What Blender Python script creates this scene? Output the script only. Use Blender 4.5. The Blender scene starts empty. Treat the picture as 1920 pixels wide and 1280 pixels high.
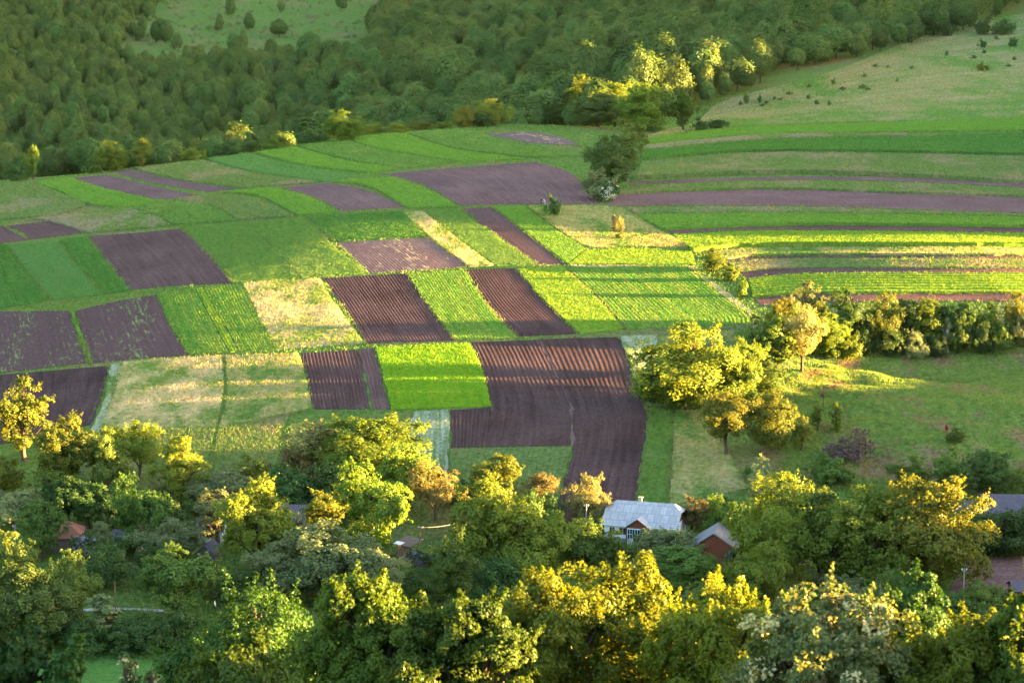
import bpy, math, random
import numpy as np

# ------------------------------------------------------------------ camera, sky, sun, exposure
sc = bpy.context.scene
COL = sc.collection
CAMZ = 100.0
PITCH = math.radians(9.5)
FPX = 4350.0                                    # focal length in pixels of the 1920 wide photograph
cd = bpy.data.cameras.new('camera')
cam = bpy.data.objects.new('camera', cd); COL.objects.link(cam)
cam.location = (0, 0, CAMZ)
cam.rotation_euler = (math.radians(90) - PITCH, 0, 0)
cd.sensor_width = 36.0
cd.lens = 36.0 * FPX / 1920.0
cd.clip_start = 0.5
cd.clip_end = 6000
cd.dof.use_dof = True
cd.dof.focus_distance = 430
cd.dof.aperture_fstop = 1.2
sc.camera = cam

SUN_EL = math.radians(4.5)
SUN_AZ = math.radians(90.0)                     # clockwise from +Y: from the right, square to the view
sdir = np.array([math.sin(SUN_AZ) * math.cos(SUN_EL), math.cos(SUN_AZ) * math.cos(SUN_EL), math.sin(SUN_EL)])
w = bpy.data.worlds.new('World'); sc.world = w; w.use_nodes = True
nt = w.node_tree
sky = nt.nodes.new('ShaderNodeTexSky'); sky.sky_type = 'NISHITA'; sky.sun_disc = False
sky.sun_elevation = SUN_EL; sky.sun_rotation = SUN_AZ
bg = nt.nodes['Background']; bg.inputs['Strength'].default_value = 0.076
nt.links.new(sky.outputs[0], bg.inputs['Color'])
sl = bpy.data.lights.new('sun', 'SUN'); sun = bpy.data.objects.new('sun', sl); COL.objects.link(sun)
sl.energy = 5.0; sl.angle = math.radians(0.6); sl.color = (1.0, 0.60, 0.20)
from mathutils import Vector
sun.rotation_euler = Vector(-sdir).to_track_quat('-Z', 'Y').to_euler()
sun.location = (300, -60, 160)
sc.view_settings.view_transform = 'Standard'
sc.view_settings.look = 'None'
sc.view_settings.gamma = 1.0
sc.view_settings.exposure = 5.1
sc.cycles.use_denoising = True
sc.cycles.denoising_input_passes = "RGB_ALBEDO_NORMAL"; sc.cycles.denoising_prefilter = "ACCURATE"
sc.cycles.use_adaptive_sampling = False
sc.cycles.max_bounces = 6
sc.cycles.diffuse_bounces = 3
sc.cycles.transmission_bounces = 3
sc.cycles.transparent_max_bounces = 4
sc.render.use_persistent_data = False

RNG = np.random.default_rng(7)
random.seed(7)

# ------------------------------------------------------------------ pixel <-> world
def ray(u, v):
    u = np.asarray(u, float); v = np.asarray(v, float)
    a = (u - 960.0) / FPX; b = (640.0 - v) / FPX
    cp, sp = math.cos(PITCH), math.sin(PITCH)
    return np.stack([a, cp + b * sp, -sp + b * cp], -1)      # x, y, z

def pix(u, v, D):
    d = ray(u, v)
    return d / d[..., 1:2] * np.asarray(D, float)[..., None] + np.array([0, 0, CAMZ])

def project(P):
    P = np.asarray(P, float) - np.array([0, 0, CAMZ])
    cp, sp = math.cos(PITCH), math.sin(PITCH)
    dep = P[..., 1] * cp - P[..., 2] * sp
    up = P[..., 1] * sp + P[..., 2] * cp
    return 960 + FPX * P[..., 0] / dep, 640 - FPX * up / dep, dep

# ------------------------------------------------------------------ terrain height
CP = []
for x, y, z in [(0, 0, -2), (-60, 0, -5), (60, 0, -4), (0, -80, 8), (0, 90, -39), (-40, 90, -41), (40, 90, -38),
                (0, 160, -69), (-80, 160, -71), (80, 160, -69), (0, 230, -89), (-100, 230, -91), (100, 230, -88),
                (-150, 100, -45), (150, 100, -45), (-160, 300, -93), (-170, 400, -86), (-190, 500, -82), (-200, 600, -76),
                (170, 320, -88), (180, 400, -82), (180, 500, -70), (200, 640, -58), (230, 760, -48),
                (-200, 700, -78), (-220, 800, -84), (-110, 800, -82), (-30, 820, -72), (30, 860, -60), (-250, 900, -76), (-100, 900, -78), (0, 940, -62),
                (-250, 1100, -50), (-100, 1100, -56), (60, 1050, -44), (-280, 1300, -22), (-100, 1280, -38), (60, 1300, -26),
                (230, 1100, -22), (300, 1000, -24), (260, 1300, -6), (-300, 1500, 4), (0, 1500, -6), (300, 1500, 6),
                (-300, 1000, -60), (-350, 700, -80)]:
    CP.append((x, y, z + CAMZ))
for u, v, D in [(0, 1280, 289), (960, 1280, 290), (1920, 1280, 286), (200, 1145, 318), (960, 1150, 316), (1800, 1130, 319),
                (0, 1010, 353), (600, 1010, 352), (1210, 1008, 350), (1850, 1000, 353),
                (960, 900, 376), (960, 770, 409), (960, 640, 451), (960, 500, 505), (960, 388, 559), (860, 310, 640), (1090, 320, 632),
                (540, 770, 410), (540, 640, 453), (540, 500, 508), (560, 400, 562),
                (200, 770, 414), (200, 680, 448), (230, 560, 491), (390, 540, 493), (250, 440, 568),
                (0, 900, 384), (0, 800, 414), (0, 690, 456), (0, 570, 519), (0, 450, 577), (100, 395, 612), (60, 340, 662), (-80, 345, 668),
                (350, 305, 690), (520, 278, 715), (700, 253, 742), (860, 241, 762), (1200, 241, 772), (1020, 240, 768),
                (1900, 560, 479), (1900, 400, 559), (1900, 340, 615), (1900, 220, 737), (1500, 500, 506), (1500, 395, 560), (1450, 330, 620), (1400, 240, 742),
                (1900, 120, 900), (1900, 50, 1020), (1400, 180, 850), (1600, 110, 935), (1340, 200, 840),
                (1920, 664, 461), (1750, 662, 462), (1590, 668, 458), (1730, 574, 476), (1920, 574, 477), (1600, 574, 475),
                (1440, 700, 430), (1380, 760, 413), (1920, 760, 407), (1600, 760, 408), (1920, 880, 378), (1500, 880, 378)]:
    CP.append(tuple(pix(u, v, D)))
CP = np.array(CP)
def _tps_fit(P, lam=6.0):
    n = len(P); X = P[:, :2] / 100.0
    r2 = ((X[:, None] - X[None]) ** 2).sum(-1)
    K = 0.5 * r2 * np.log(r2 + 1e-12)
    A = np.zeros((n + 3, n + 3)); A[:n, :n] = K + np.eye(n) * lam * 1e-3
    A[:n, n] = 1; A[:n, n + 1:] = X; A[n, :n] = 1; A[n + 1:, :n] = X.T
    b = np.zeros(n + 3); b[:n] = P[:, 2]
    return np.linalg.solve(A, b)
_TW = _tps_fit(CP)
def tps(x, y):
    x = np.asarray(x, float) / 100.0; y = np.asarray(y, float) / 100.0
    out = _TW[-3] + _TW[-2] * x + _TW[-1] * y
    for i, p in enumerate(CP):
        r2 = (x - p[0] / 100.0) ** 2 + (y - p[1] / 100.0) ** 2
        out = out + _TW[i] * 0.5 * r2 * np.log(r2 + 1e-12)
    return out

def sstep(a, b, x):
    t = np.clip((x - a) / (b - a), 0, 1)
    return t * t * (3 - 2 * t)

_NP = np.random.default_rng(99).random((64, 64))
def vnoise(x, y, scale):
    """smooth value noise in -1..1, tiling far apart"""
    x = np.asarray(x, float) / scale; y = np.asarray(y, float) / scale
    xi = np.floor(x).astype(int); yi = np.floor(y).astype(int)
    fx = x - xi; fy = y - yi
    fx = fx * fx * (3 - 2 * fx); fy = fy * fy * (3 - 2 * fy)
    g = lambda a, b: _NP[a % 64, b % 64]
    v = (g(xi, yi) * (1 - fx) + g(xi + 1, yi) * fx) * (1 - fy) + (g(xi, yi + 1) * (1 - fx) + g(xi + 1, yi + 1) * fx) * fy
    return v * 2 - 1

# unseen hill outside the frame on the right, crest shaped to cast the evening shade
TANE = math.tan(SUN_EL); TANAZ = math.tan(SUN_AZ - math.pi / 2)
#  distance y where the ray meets the middle of the view, clearance of the shade over the ground there
SHADE_Y = np.array([-100, 0, 70, 77, 84, 107, 115, 140, 250, 314, 323, 362, 385, 402, 412, 420, 430, 470, 520, 530, 538, 560, 600, 640, 670, 720, 745, 762, 780, 797, 850, 872, 886, 900, 960, 1100, 1500], float)
SHADE_A = np.array([22, 22, 22, 18, 0, 0, 13, 14, 18, 18, 6.5, 5.5, 5, 4.5, 2, -2, -4.5, -6, -6, -1.5, 5, 11, 20, 18, 14, 14, 13, 4, 4, 10, 9, 12, 20, 26, 34, 40, 40], float)
XS = 45.0
def crest(y):
    """x and z of the crest at y"""
    xc = np.maximum(0.2207 * y + 130, 190)
    yr = y + (xc - XS) * TANAZ
    a = np.interp(yr, SHADE_Y, SHADE_A)
    g = tps(np.full_like(yr, XS), yr)
    return xc, g + a + (xc - XS) / math.cos(SUN_AZ - math.pi / 2) * TANE

_cy = np.arange(-300, 1700, 5.0)
_cx, _cz = crest(_cy)
def height0(x, y):
    x = np.asarray(x, float); y = np.asarray(y, float)
    b = tps(x, y)
    xc = np.interp(y, _cy, _cx); zc = np.interp(y, _cy, _cz)
    t = sstep(0, 1, (x - (xc - 100)) / 100)
    t = t * (1 - 0.6 * sstep(xc + 40, xc + 300, x))
    h = b * (1 - t) + np.maximum(zc, b) * t
    # hummocks of the grazed slope on the right, and small unevenness of the open ground
    rm = sstep(26, 50, x) * (1 - sstep(80, 130, x * 1.0 - 0.1 * (y - 400))) * sstep(350, 375, y) * (1 - sstep(452, 460, y))
    n = vnoise(x * 0.6 + y * 0.5, y * 1.3 - x * 0.25, 9.0) + 0.55 * vnoise(x + 31, y * 1.5, 4.0)
    h = h + rm * 0.85 * n
    # the grassy spur that catches the light below the tree belt
    px_, py_ = x - 62.0, y - 446.0
    d = np.abs(px_ * 0.83 + py_ * 0.55); l = px_ * 0.55 - py_ * 0.83
    h = h + 0.9 * np.exp(-(d / 4.2) ** 2) * sstep(-6, 2, l) * (1 - sstep(8, 26, l))
    h = h + 0.6 * np.exp(-(((x - 54) / 7) ** 2 + ((y - 433) / 3.0) ** 2))
    return h

# graded grid: fine where the camera looks
def graded(parts):
    out = []
    for a, b, s in parts:
        out.append(np.arange(a, b, s))
    out.append([parts[-1][1]])
    return np.concatenate(out)
GX = graded([(-900, -420, 40), (-420, -200, 8), (-200, 200, 2.0), (200, 340, 4), (340, 500, 20), (500, 1100, 60)])
GY = graded([(-300, 0, 20), (0, 280, 5), (280, 480, 1.6), (480, 800, 2.5), (800, 1100, 5), (1100, 1700, 15), (1700, 2500, 80)])
_gx, _gy = np.meshgrid(GX, GY, indexing='ij')
GZ = height0(_gx, _gy)
def H(x, y):
    x = np.asarray(x, float); y = np.asarray(y, float)
    i = np.clip(np.searchsorted(GX, x, 'right') - 1, 0, len(GX) - 2)
    j = np.clip(np.searchsorted(GY, y, 'right') - 1, 0, len(GY) - 2)
    fx = (x - GX[i]) / (GX[i + 1] - GX[i]); fy = (y - GY[j]) / (GY[j + 1] - GY[j])
    return (GZ[i, j] * (1 - fx) + GZ[i + 1, j] * fx) * (1 - fy) + (GZ[i, j + 1] * (1 - fx) + GZ[i + 1, j + 1] * fx) * fy

def ground(u, v, y0=60, y1=1500, lift=0.0):
    """where the ray of a pixel of the photograph meets the terrain (N,3)"""
    d = ray(np.atleast_1d(u).astype(float), np.atleast_1d(v).astype(float)); d = d / d[:, 1:2]
    ys = np.arange(y0, y1, 3.0)
    X = d[:, 0:1] * ys[None]; Z = d[:, 2:3] * ys[None] + CAMZ
    gap = Z - H(X, np.broadcast_to(ys, X.shape)) - lift
    below = gap < 0
    idx = np.where(below.any(1), below.argmax(1), gap.argmin(1))
    idx = np.clip(idx, 1, len(ys) - 1)
    r = np.arange(len(idx)); g0 = gap[r, idx - 1]; g1 = gap[r, idx]
    t = np.where(below.any(1), g0 / (g0 - g1 + 1e-12), 1.0)
    y = ys[idx - 1] + np.clip(t, 0, 1) * 3.0
    x = d[:, 0] * y
    return np.stack([x, y, H(x, y)], -1)

# ------------------------------------------------------------------ mesh helpers
def mesh(name, V, F, mats=(), UV=None, smooth=False, mi=None):
    """V (n,3); F list of (k,4)/(k,3) arrays"""
    me = bpy.data.meshes.new(name)
    V = np.asarray(V, np.float32)
    Fs = [np.asarray(f, np.int32) for f in (F if isinstance(F, (list, tuple)) else [F]) if len(f)]
    me.vertices.add(len(V)); me.vertices.foreach_set('co', V.ravel())
    loops = np.concatenate([f.ravel() for f in Fs]); counts = np.concatenate([np.full(len(f), f.shape[1], np.int32) for f in Fs])
    me.loops.add(len(loops)); me.loops.foreach_set('vertex_index', loops)
    me.polygons.add(len(counts))
    st = np.zeros(len(counts), np.int32); st[1:] = np.cumsum(counts)[:-1]
    me.polygons.foreach_set('loop_start', st); me.polygons.foreach_set('loop_total', counts)
    if mi is not None: me.polygons.foreach_set('material_index', np.asarray(mi, np.int32))
    me.polygons.foreach_set('use_smooth', np.full(len(counts), smooth, bool))
    if UV is not None:
        l = me.uv_layers.new(name='rows'); l.data.foreach_set('uv', np.asarray(UV, np.float32)[loops].ravel())
    for m in mats: me.materials.append(m)
    me.update(); me.validate()
    return me

def obj(name, me, parent=None, loc=None, rot=None, **props):
    o = bpy.data.objects.new(name, me); COL.objects.link(o)
    if parent is not None: o.parent = parent
    if loc is not None: o.location = loc
    if rot is not None: o.rotation_euler = rot
    for k, v in props.items(): o[k] = v
    return o

def grid_faces(na, nb, off=0):
    i = np.arange(na - 1)[:, None] * nb + np.arange(nb - 1)[None]
    i = i.ravel() + off
    return np.stack([i, i + nb, i + nb + 1, i + 1], -1)

# ------------------------------------------------------------------ materials
def new_mat(name):
    m = bpy.data.materials.new(name); m.use_nodes = True
    n = m.node_tree; n.nodes.clear()
    return m, n, n.nodes.new('ShaderNodeOutputMaterial')

def N(n, typ, **kw):
    x = n.nodes.new(typ)
    for k, v in kw.items():
        if k.startswith('i_'):
            x.inputs[k[2:].replace('_', ' ')].default_value = v
        else: setattr(x, k, v)
    return x

def ramp(n, src, lo, hi):
    r = N(n, 'ShaderNodeMapRange'); r.clamp = True
    r.inputs['From Min'].default_value = lo; r.inputs['From Max'].default_value = hi
    n.links.new(src, r.inputs['Value']); return r.outputs['Result']

def mixc(n, fac, a, b, mode='MIX'):
    x = N(n, 'ShaderNodeMix', data_type='RGBA', blend_type=mode)
    if hasattr(fac, 'links'): n.links.new(fac, x.inputs[0])
    else: x.inputs[0].default_value = fac
    for k, c in ((6, a), (7, b)):
        if hasattr(c, 'links'): n.links.new(c, x.inputs[k])
        else: x.inputs[k].default_value = (*c, 1)
    return x.outputs[2]

def noise(n, vec, scale, detail=3, rough=.6):
    x = N(n, 'ShaderNodeTexNoise'); x.inputs['Scale'].default_value = scale; x.inputs['Detail'].default_value = detail
    x.inputs['Roughness'].default_value = rough
    if vec is not None: n.links.new(vec, x.inputs['Vector'])
    return x.outputs['Fac']

def mapped(n, vec, s):
    m = N(n, 'ShaderNodeMapping'); m.inputs['Scale'].default_value = s
    n.links.new(vec, m.inputs['Vector']); return m.outputs[0]

def out_surface(n, out, colour, trans=0.0, bump=None, bumpd=0.1, bumps=1.0, tcol=None):
    d = N(n, 'ShaderNodeBsdfDiffuse'); n.links.new(colour, d.inputs['Color'])
    if bump is not None:
        b = N(n, 'ShaderNodeBump'); b.inputs['Strength'].default_value = bumps; b.inputs['Distance'].default_value = bumpd
        n.links.new(bump, b.inputs['Height']); n.links.new(b.outputs[0], d.inputs['Normal'])
    s = d.outputs[0]
    if trans:
        t = N(n, 'ShaderNodeBsdfTranslucent'); n.links.new(mixc(n, 1.0, colour, tcol or (1.5, 1.15, .5), 'MULTIPLY'), t.inputs['Color'])
        m = N(n, 'ShaderNodeMixShader'); m.inputs[0].default_value = trans
        n.links.new(s, m.inputs[1]); n.links.new(t.outputs[0], m.inputs[2]); s = m.outputs[0]
    n.links.new(s, out.inputs['Surface'])

def grass_mat(name, c1, c2, c3=None, patch=(.5, .65), row=(1.1, .05), pscale=.07, trans=.38, fine=.35):
    """c1/c2 mixed in streaks along the rows, c3 in larger patches; 'rows' UV is metres across / along the rows"""
    m, n, out = new_mat(name)
    uv = N(n, 'ShaderNodeUVMap', uv_map='rows').outputs[0]
    tc = N(n, 'ShaderNodeTexCoord').outputs['Object']
    st = noise(n, mapped(n, uv, (row[0], row[1], 1)), 1.0, 3, .65)
    col = mixc(n, ramp(n, st, .35, .65), c1, c2)
    big = noise(n, mapped(n, tc, (pscale, pscale * .55, pscale)), 1.0, 4, .6)
    if c3 is not None:
        edge = noise(n, tc, .6, 3, .6)
        ad = N(n, 'ShaderNodeMath', operation='MULTIPLY_ADD'); n.links.new(edge, ad.inputs[0]); ad.inputs[1].default_value = .35; n.links.new(big, ad.inputs[2])
        col = mixc(n, ramp(n, ad.outputs[0], patch[0] + .17, patch[1] + .17), col, c3)
    f = noise(n, tc, 1.3, 2, .7)
    v = N(n, 'ShaderNodeMapRange'); v.inputs['To Min'].default_value = 1 - fine; v.inputs['To Max'].default_value = 1 + fine
    v.inputs['From Min'].default_value = .3; v.inputs['From Max'].default_value = .7
    n.links.new(f, v.inputs['Value'])
    hs = N(n, 'ShaderNodeHueSaturation'); n.links.new(col, hs.inputs['Color']); n.links.new(v.outputs[0], hs.inputs['Value'])
    out_surface(n, out, hs.outputs[0], trans)
    return m

def soil_mat(name, c1, c2, weed=None, weedamt=(.62, .7), row=(1.0, .04)):
    m, n, out = new_mat(name)
    uv = N(n, 'ShaderNodeUVMap', uv_map='rows').outputs[0]
    tc = N(n, 'ShaderNodeTexCoord').outputs['Object']
    st = noise(n, mapped(n, uv, (row[0], row[1], 1)), 1.0, 3, .6)
    big = noise(n, tc, .06, 4, .6)
    mx = N(n, 'ShaderNodeMath', operation='ADD'); n.links.new(st, mx.inputs[0]); n.links.new(big, mx.inputs[1])
    col = mixc(n, ramp(n, mx.outputs[0], .75, 1.25), c1, c2)
    fl = noise(n, tc, 1.6, 5, .75)
    v = N(n, 'ShaderNodeMapRange'); v.inputs['To Min'].default_value = .6; v.inputs['To Max'].default_value = 1.4
    v.inputs['From Min'].default_value = .3; v.inputs['From Max'].default_value = .7
    n.links.new(fl, v.inputs['Value'])
    hs = N(n, 'ShaderNodeHueSaturation'); n.links.new(col, hs.inputs['Color']); n.links.new(v.outputs[0], hs.inputs['Value'])
    col = hs.outputs[0]
    if weed is not None:
        wn = noise(n, mapped(n, uv, (1.3, .25, 1)), 1.0, 4, .7)
        wb = noise(n, mapped(n, uv, (.12, .02, 1)), 1.0, 2, .5)
        a = N(n, 'ShaderNodeMath', operation='MULTIPLY_ADD'); n.links.new(wb, a.inputs[0]); a.inputs[1].default_value = .5; n.links.new(wn, a.inputs[2])
        col = mixc(n, ramp(n, a.outputs[0], weedamt[0] + .25, weedamt[1] + .25), col, weed)
    out_surface(n, out, col, 0, fl, .12, .8)
    return m
# ------------------------------------------------------------------ ground
GRASS = dict(
    lush=((.060, .165, .022), (.085, .20, .024)),
    )
M = {}
M['ground'] = None
def mk(name, *a, **k):
    M[name] = grass_mat(name, *a, **k)
mk('ground_grass', (.066, .135, .034), (.090, .150, .040), (.120, .135, .058), row=(.3, .3), pscale=.05)
mk('lush_green', (.080, .172, .030), (.106, .198, .034), fine=.25)
mk('mid_green', (.070, .146, .034), (.096, .162, .038), (.12, .18, .05), patch=(.55, .7))
mk('blue_green', (.064, .150, .046), (.086, .162, .048), fine=.2)
mk('dark_green', (.044, .118, .028), (.070, .145, .032))
mk('olive_green', (.085, .140, .042), (.110, .150, .055), (.16, .155, .085), patch=(.5, .62))
mk('yellow_green', (.100, .200, .022), (.150, .220, .030), row=(.8, .03))
mk('bright_green', (.098, .225, .016), (.145, .245, .020), fine=.2)
mk('streaky_green', (.055, .160, .026), (.135, .195, .038), row=(.9, .02))
mk('straw', (.42, .34, .20), (.30, .27, .13), (.13, .19, .05), patch=(.46, .62), row=(.35, .12), pscale=.11)
mk('straw_green', (.28, .25, .12), (.18, .21, .07), (.09, .165, .04), patch=(.48, .60), row=(.35, .10), pscale=.10)
mk('meadow', (.095, .150, .040), (.120, .155, .055), (.17, .165, .085), patch=(.5, .64), row=(.4, .15), pscale=.09)
mk('hay_grey', (.19, .165, .125), (.15, .16, .08), (.10, .15, .045), patch=(.5, .6))
mk('white_flower', (.29, .32, .28), (.16, .22, .10), (.10, .17, .05), patch=(.52, .62), row=(.9, .06))
mk('white_rows', (.26, .29, .25), (.10, .17, .05), row=(1.0, .03))
mk('dry_pasture', (.155, .180, .072), (.235, .210, .125), (.095, .172, .045), patch=(.48, .60), row=(.25, .012), pscale=.03)
mk('rough_pasture', (.082, .150, .034), (.125, .170, .046), (.16, .130, .075), patch=(.52, .64), row=(.3, .5), pscale=.10)
mk('lawn_green', (.060, .148, .036), (.076, .160, .040), fine=.2)  # natural green of the lawn
M['soil'] = soil_mat('soil', (.050, .029, .029), (.080, .048, .047))
M['soil_dark'] = soil_mat('soil_dark', (.029, .0180, .0180), (.057, .035, .0345))
M['soil_weedy'] = soil_mat('soil_weedy', (.053, .031, .032), (.069, .041, .041), (.10, .135, .045), (.56, .66))
M['soil_stubble'] = soil_mat('soil_stubble', (.080, .050, .052), (.105, .070, .066), (.30, .22, .12), (.56, .66))
M['soil_pale'] = soil_mat('soil_pale', (.072, .042, .042), (.106, .064, .063))
M['road'] = soil_mat('road_surface', (.20, .18, .175), (.26, .235, .225))

V = np.stack([_gx, _gy, GZ], -1).reshape(-1, 3)
obj('ground', mesh('ground', V, grid_faces(len(GX), len(GY))[:, ::-1], [M['ground_grass']], V[:, :2], True), kind='structure')

# occupancy of the fields: 0.5 m cells
OX0, OY0, OC = -260.0, 270.0, 0.5
OCC = np.zeros((1040, 1600), bool)
def mark(x, y, r=0):
    i = ((x - OX0) / OC).astype(int); j = ((y - OY0) / OC).astype(int)
    ok = (i > 0) & (j > 0) & (i < OCC.shape[0] - 1) & (j < OCC.shape[1] - 1)
    OCC[i[ok], j[ok]] = True
def occupied(x, y):
    x = np.asarray(x, float); y = np.asarray(y, float)
    i = np.clip(((x - OX0) / OC).astype(int), 0, OCC.shape[0] - 1); j = np.clip(((y - OY0) / OC).astype(int), 0, OCC.shape[1] - 1)
    return OCC[i, j]

def spline(pts, n):
    """Catmull-Rom through pts, n samples evenly by length"""
    P = np.array(pts, float)
    if len(P) == 2:
        t = np.linspace(0, 1, n)[:, None]; return P[0] * (1 - t) + P[1] * t
    Q = np.vstack([2 * P[0] - P[1], P, 2 * P[-1] - P[-2]])
    out = []
    for k in range(1, len(Q) - 2):
        t = np.linspace(0, 1, 24, endpoint=False)[:, None]
        p0, p1, p2, p3 = Q[k - 1:k + 3]
        out.append(.5 * (2 * p1 + (p2 - p0) * t + (2 * p0 - 5 * p1 + 4 * p2 - p3) * t * t + (3 * p1 - p0 - 3 * p2 + p3) * t ** 3))
    C = np.vstack(out + [P[-1:]])
    s = np.r_[0, np.cumsum(np.hypot(*np.diff(C, axis=0).T))]
    q = np.linspace(0, s[-1], n)
    return np.stack([np.interp(q, s, C[:, 0]), np.interp(q, s, C[:, 1])], -1)

def tuft_mesh(P, uv, h, wd, rng, lean=.35):
    """upright blades of grass, one bent quad each, roots at P"""
    n = len(P)
    a = rng.random(n) * math.tau
    c, s = np.cos(a), np.sin(a)
    hh = h * rng.uniform(.55, 1.25, n); ww = wd * rng.uniform(.6, 1.3, n) * .5
    side = np.stack([c * ww, s * ww, np.zeros(n)], -1)
    lx = rng.normal(0, lean, n) * hh; ly = rng.normal(0, lean, n) * hh
    top = P + np.stack([lx, ly, hh], -1)
    V = np.stack([P - side, P + side, top + side * .45, top - side * .45], 1).reshape(-1, 3)
    F = np.arange(n * 4).reshape(-1, 4)
    return V, F, np.repeat(uv, 4, 0)

NF = 0
BORDER = []
def field(name, A, B, mat, lift=.10, ridge=None, tuft=None, ymax=790, wob=.0, bank=0, margin=True, **props):
    """a plot between the edge lines A and B (pixels of the photograph, laid on the terrain); rows run along A and B.
    ridge = (spacing, height); tuft = (per square metre, height, width)"""
    global NF
    NF += 1
    rng = np.random.default_rng(100 + NF)
    a = ground(*spline(A, 60).T, y0=270, y1=ymax, lift=lift * .7)[:, :2]; b = ground(*spline(B, 60).T, y0=270, y1=ymax, lift=lift * .7 + bank)[:, :2]
    for q in (a, b):                       # resample evenly on the ground
        s = np.r_[0, np.cumsum(np.hypot(*np.diff(q, axis=0).T))]
        k = np.linspace(0, s[-1], len(q)); q[:, 0], q[:, 1] = np.interp(k, s, q[:, 0]), np.interp(k, s, q[:, 1])
    L = .5 * (np.hypot(*np.diff(a, axis=0).T).sum() + np.hypot(*np.diff(b, axis=0).T).sum())
    W = np.hypot(*(b - a).T).mean()
    nt_ = int(np.clip(L / 1.5, 8, 260))
    if ridge: nr = max(2, round(W / ridge[0])); ns = nr * 6 + 1
    else: nr = 0; ns = int(np.clip(W / 1.2, 6, 160))
    t = np.linspace(0, 1, nt_); s = np.linspace(0, 1, ns)
    ta = np.linspace(0, 1, len(a))
    at_ = np.stack([np.interp(t, ta, a[:, 0]), np.interp(t, ta, a[:, 1])], -1)
    bt_ = np.stack([np.interp(t, ta, b[:, 0]), np.interp(t, ta, b[:, 1])], -1)
    S = s[:, None, None]
    rag = lambda sd: .34 * np.stack([vnoise(t * L + sd, t * 0 + sd, 2.2), vnoise(t * L + sd + 40, t * 0, 2.6)], -1)
    fall = lambda d: np.clip(1 - d / 1.1, 0, 1)[:, None, None]           # only the margin itself is ragged
    XY = at_[None] * (1 - S) + bt_[None] * S + rag(NF * 7.3)[None] * fall(s * W) + rag(NF * 5.1 + 20)[None] * fall((1 - s) * W)
    x, y = XY[..., 0], XY[..., 1]
    z = H(x, y) + lift + bank * s[:, None] ** 2
    if ridge:
        wv = .07 * vnoise(np.full_like(x, NF * 3.0) + s[:, None] * W * .08, np.broadcast_to(t * L, x.shape), 9.0)
        ph = s[:, None] * nr + wv
        z = z + ridge[1] * (np.sin(ph * math.tau) * .5) * (1 + .35 * vnoise(x, y, 3.0))
    z = z + .05 * vnoise(x, y, 1.7) * (1 if not ridge else .2)
    V = np.stack([x, y, z], -1)
    mark(*[q.ravel() for q in np.broadcast_arrays(x, y)])
    uu = np.broadcast_to(s[:, None] * W, x.shape); vv = np.broadcast_to(t[None] * L, x.shape)
    # dense marking of the plot
    ss, tt = np.meshgrid(np.linspace(0, 1, int(W / .4) + 2), np.linspace(0, 1, int(L / .4) + 2), indexing='ij')
    def at_st(ss, tt):
        ax = np.interp(tt, t, at_[:, 0]); ay = np.interp(tt, t, at_[:, 1]); bx = np.interp(tt, t, bt_[:, 0]); by = np.interp(tt, t, bt_[:, 1])
        return ax * (1 - ss) + bx * ss, ay * (1 - ss) + by * ss
    mark(*[q.ravel() for q in at_st(ss, tt)])
    for ea in (at_, bt_):                      # rank grass along the margins
        if margin and L > 8 and ymax < 1000:
            nb_ = int(L * (6 if ea[:, 1].mean() < 570 else 3)); q = rng.random(nb_)
            bx_ = np.interp(q, t, ea[:, 0]) + rng.normal(0, .28, nb_); by_ = np.interp(q, t, ea[:, 1]) + rng.normal(0, .28, nb_)
            keep = vnoise(bx_, by_, 5.0) > -.45
            BORDER.append(np.stack([bx_, by_, H(bx_, by_) + .02], -1)[keep])
    Vs = [V.reshape(-1, 3)]; UV = [np.stack([uu, vv], -1).reshape(-1, 2)]; F = [grid_faces(ns, nt_)]
    # skirt down to the ground
    ring = np.concatenate([np.arange(nt_), np.arange(1, ns) * nt_ + nt_ - 1, (ns - 1) * nt_ + np.arange(nt_ - 2, -1, -1), np.arange(ns - 2, 0, -1) * nt_])
    sk = Vs[0][ring] - [0, 0, lift + bank + .5]
    n0 = len(Vs[0]); k = len(ring); i = np.arange(k); j = (i + 1) % k
    F.append(np.stack([ring[i], ring[j], n0 + j, n0 + i], -1)); Vs.append(sk); UV.append(UV[0][ring])
    if tuft:
        dens, h, wd = tuft
        n = int(min(dens * L * W, 110000))
        rs, rt = rng.random(n), rng.random(n)
        px_, py_ = at_st(rs, rt)
        uv = np.stack([rs * W, rt * L], -1)
        if wob:                                    # sown in rows
            r = np.round(uv[:, 0] / wob) * wob + rng.normal(0, wob * .13, n); r = np.clip(r, 0, W)
            rs = r / W; px_, py_ = at_st(rs, rt)
        P = np.stack([px_, py_, H(px_, py_) + lift + bank * rs ** 2 - .04], -1)
        hmul = .75 + .5 * (vnoise(px_, py_, 2.5) * .5 + .5)
        tv, tf, tu = tuft_mesh(P, uv, h * hmul, wd, rng)
        F.append(tf + sum(len(q) for q in Vs)); Vs.append(tv); UV.append(tu)
    me = mesh(name, np.vstack(Vs), F, [M[mat]], np.vstack(UV), False)
    return obj(name, me, kind='structure', **props)

SOIL = dict(lift=.08, ridge=(.66, .07))
SOILF = dict(lift=.08, ridge=(.7, .10))
FARSOIL = dict(lift=.10, ridge=(1.4, .12))
CROP = dict(lift=.22, tuft=(15, .22, .13))
CROPR = dict(lift=.16, tuft=(16, .24, .13), wob=.6)
FARC = dict(lift=.45, tuft=(3, .30, .36))
HAY = dict(lift=.12, tuft=(15, .34, .11))
PL, GR, ST = 'ploughed_field', 'grass_field', 'straw_field'

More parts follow.
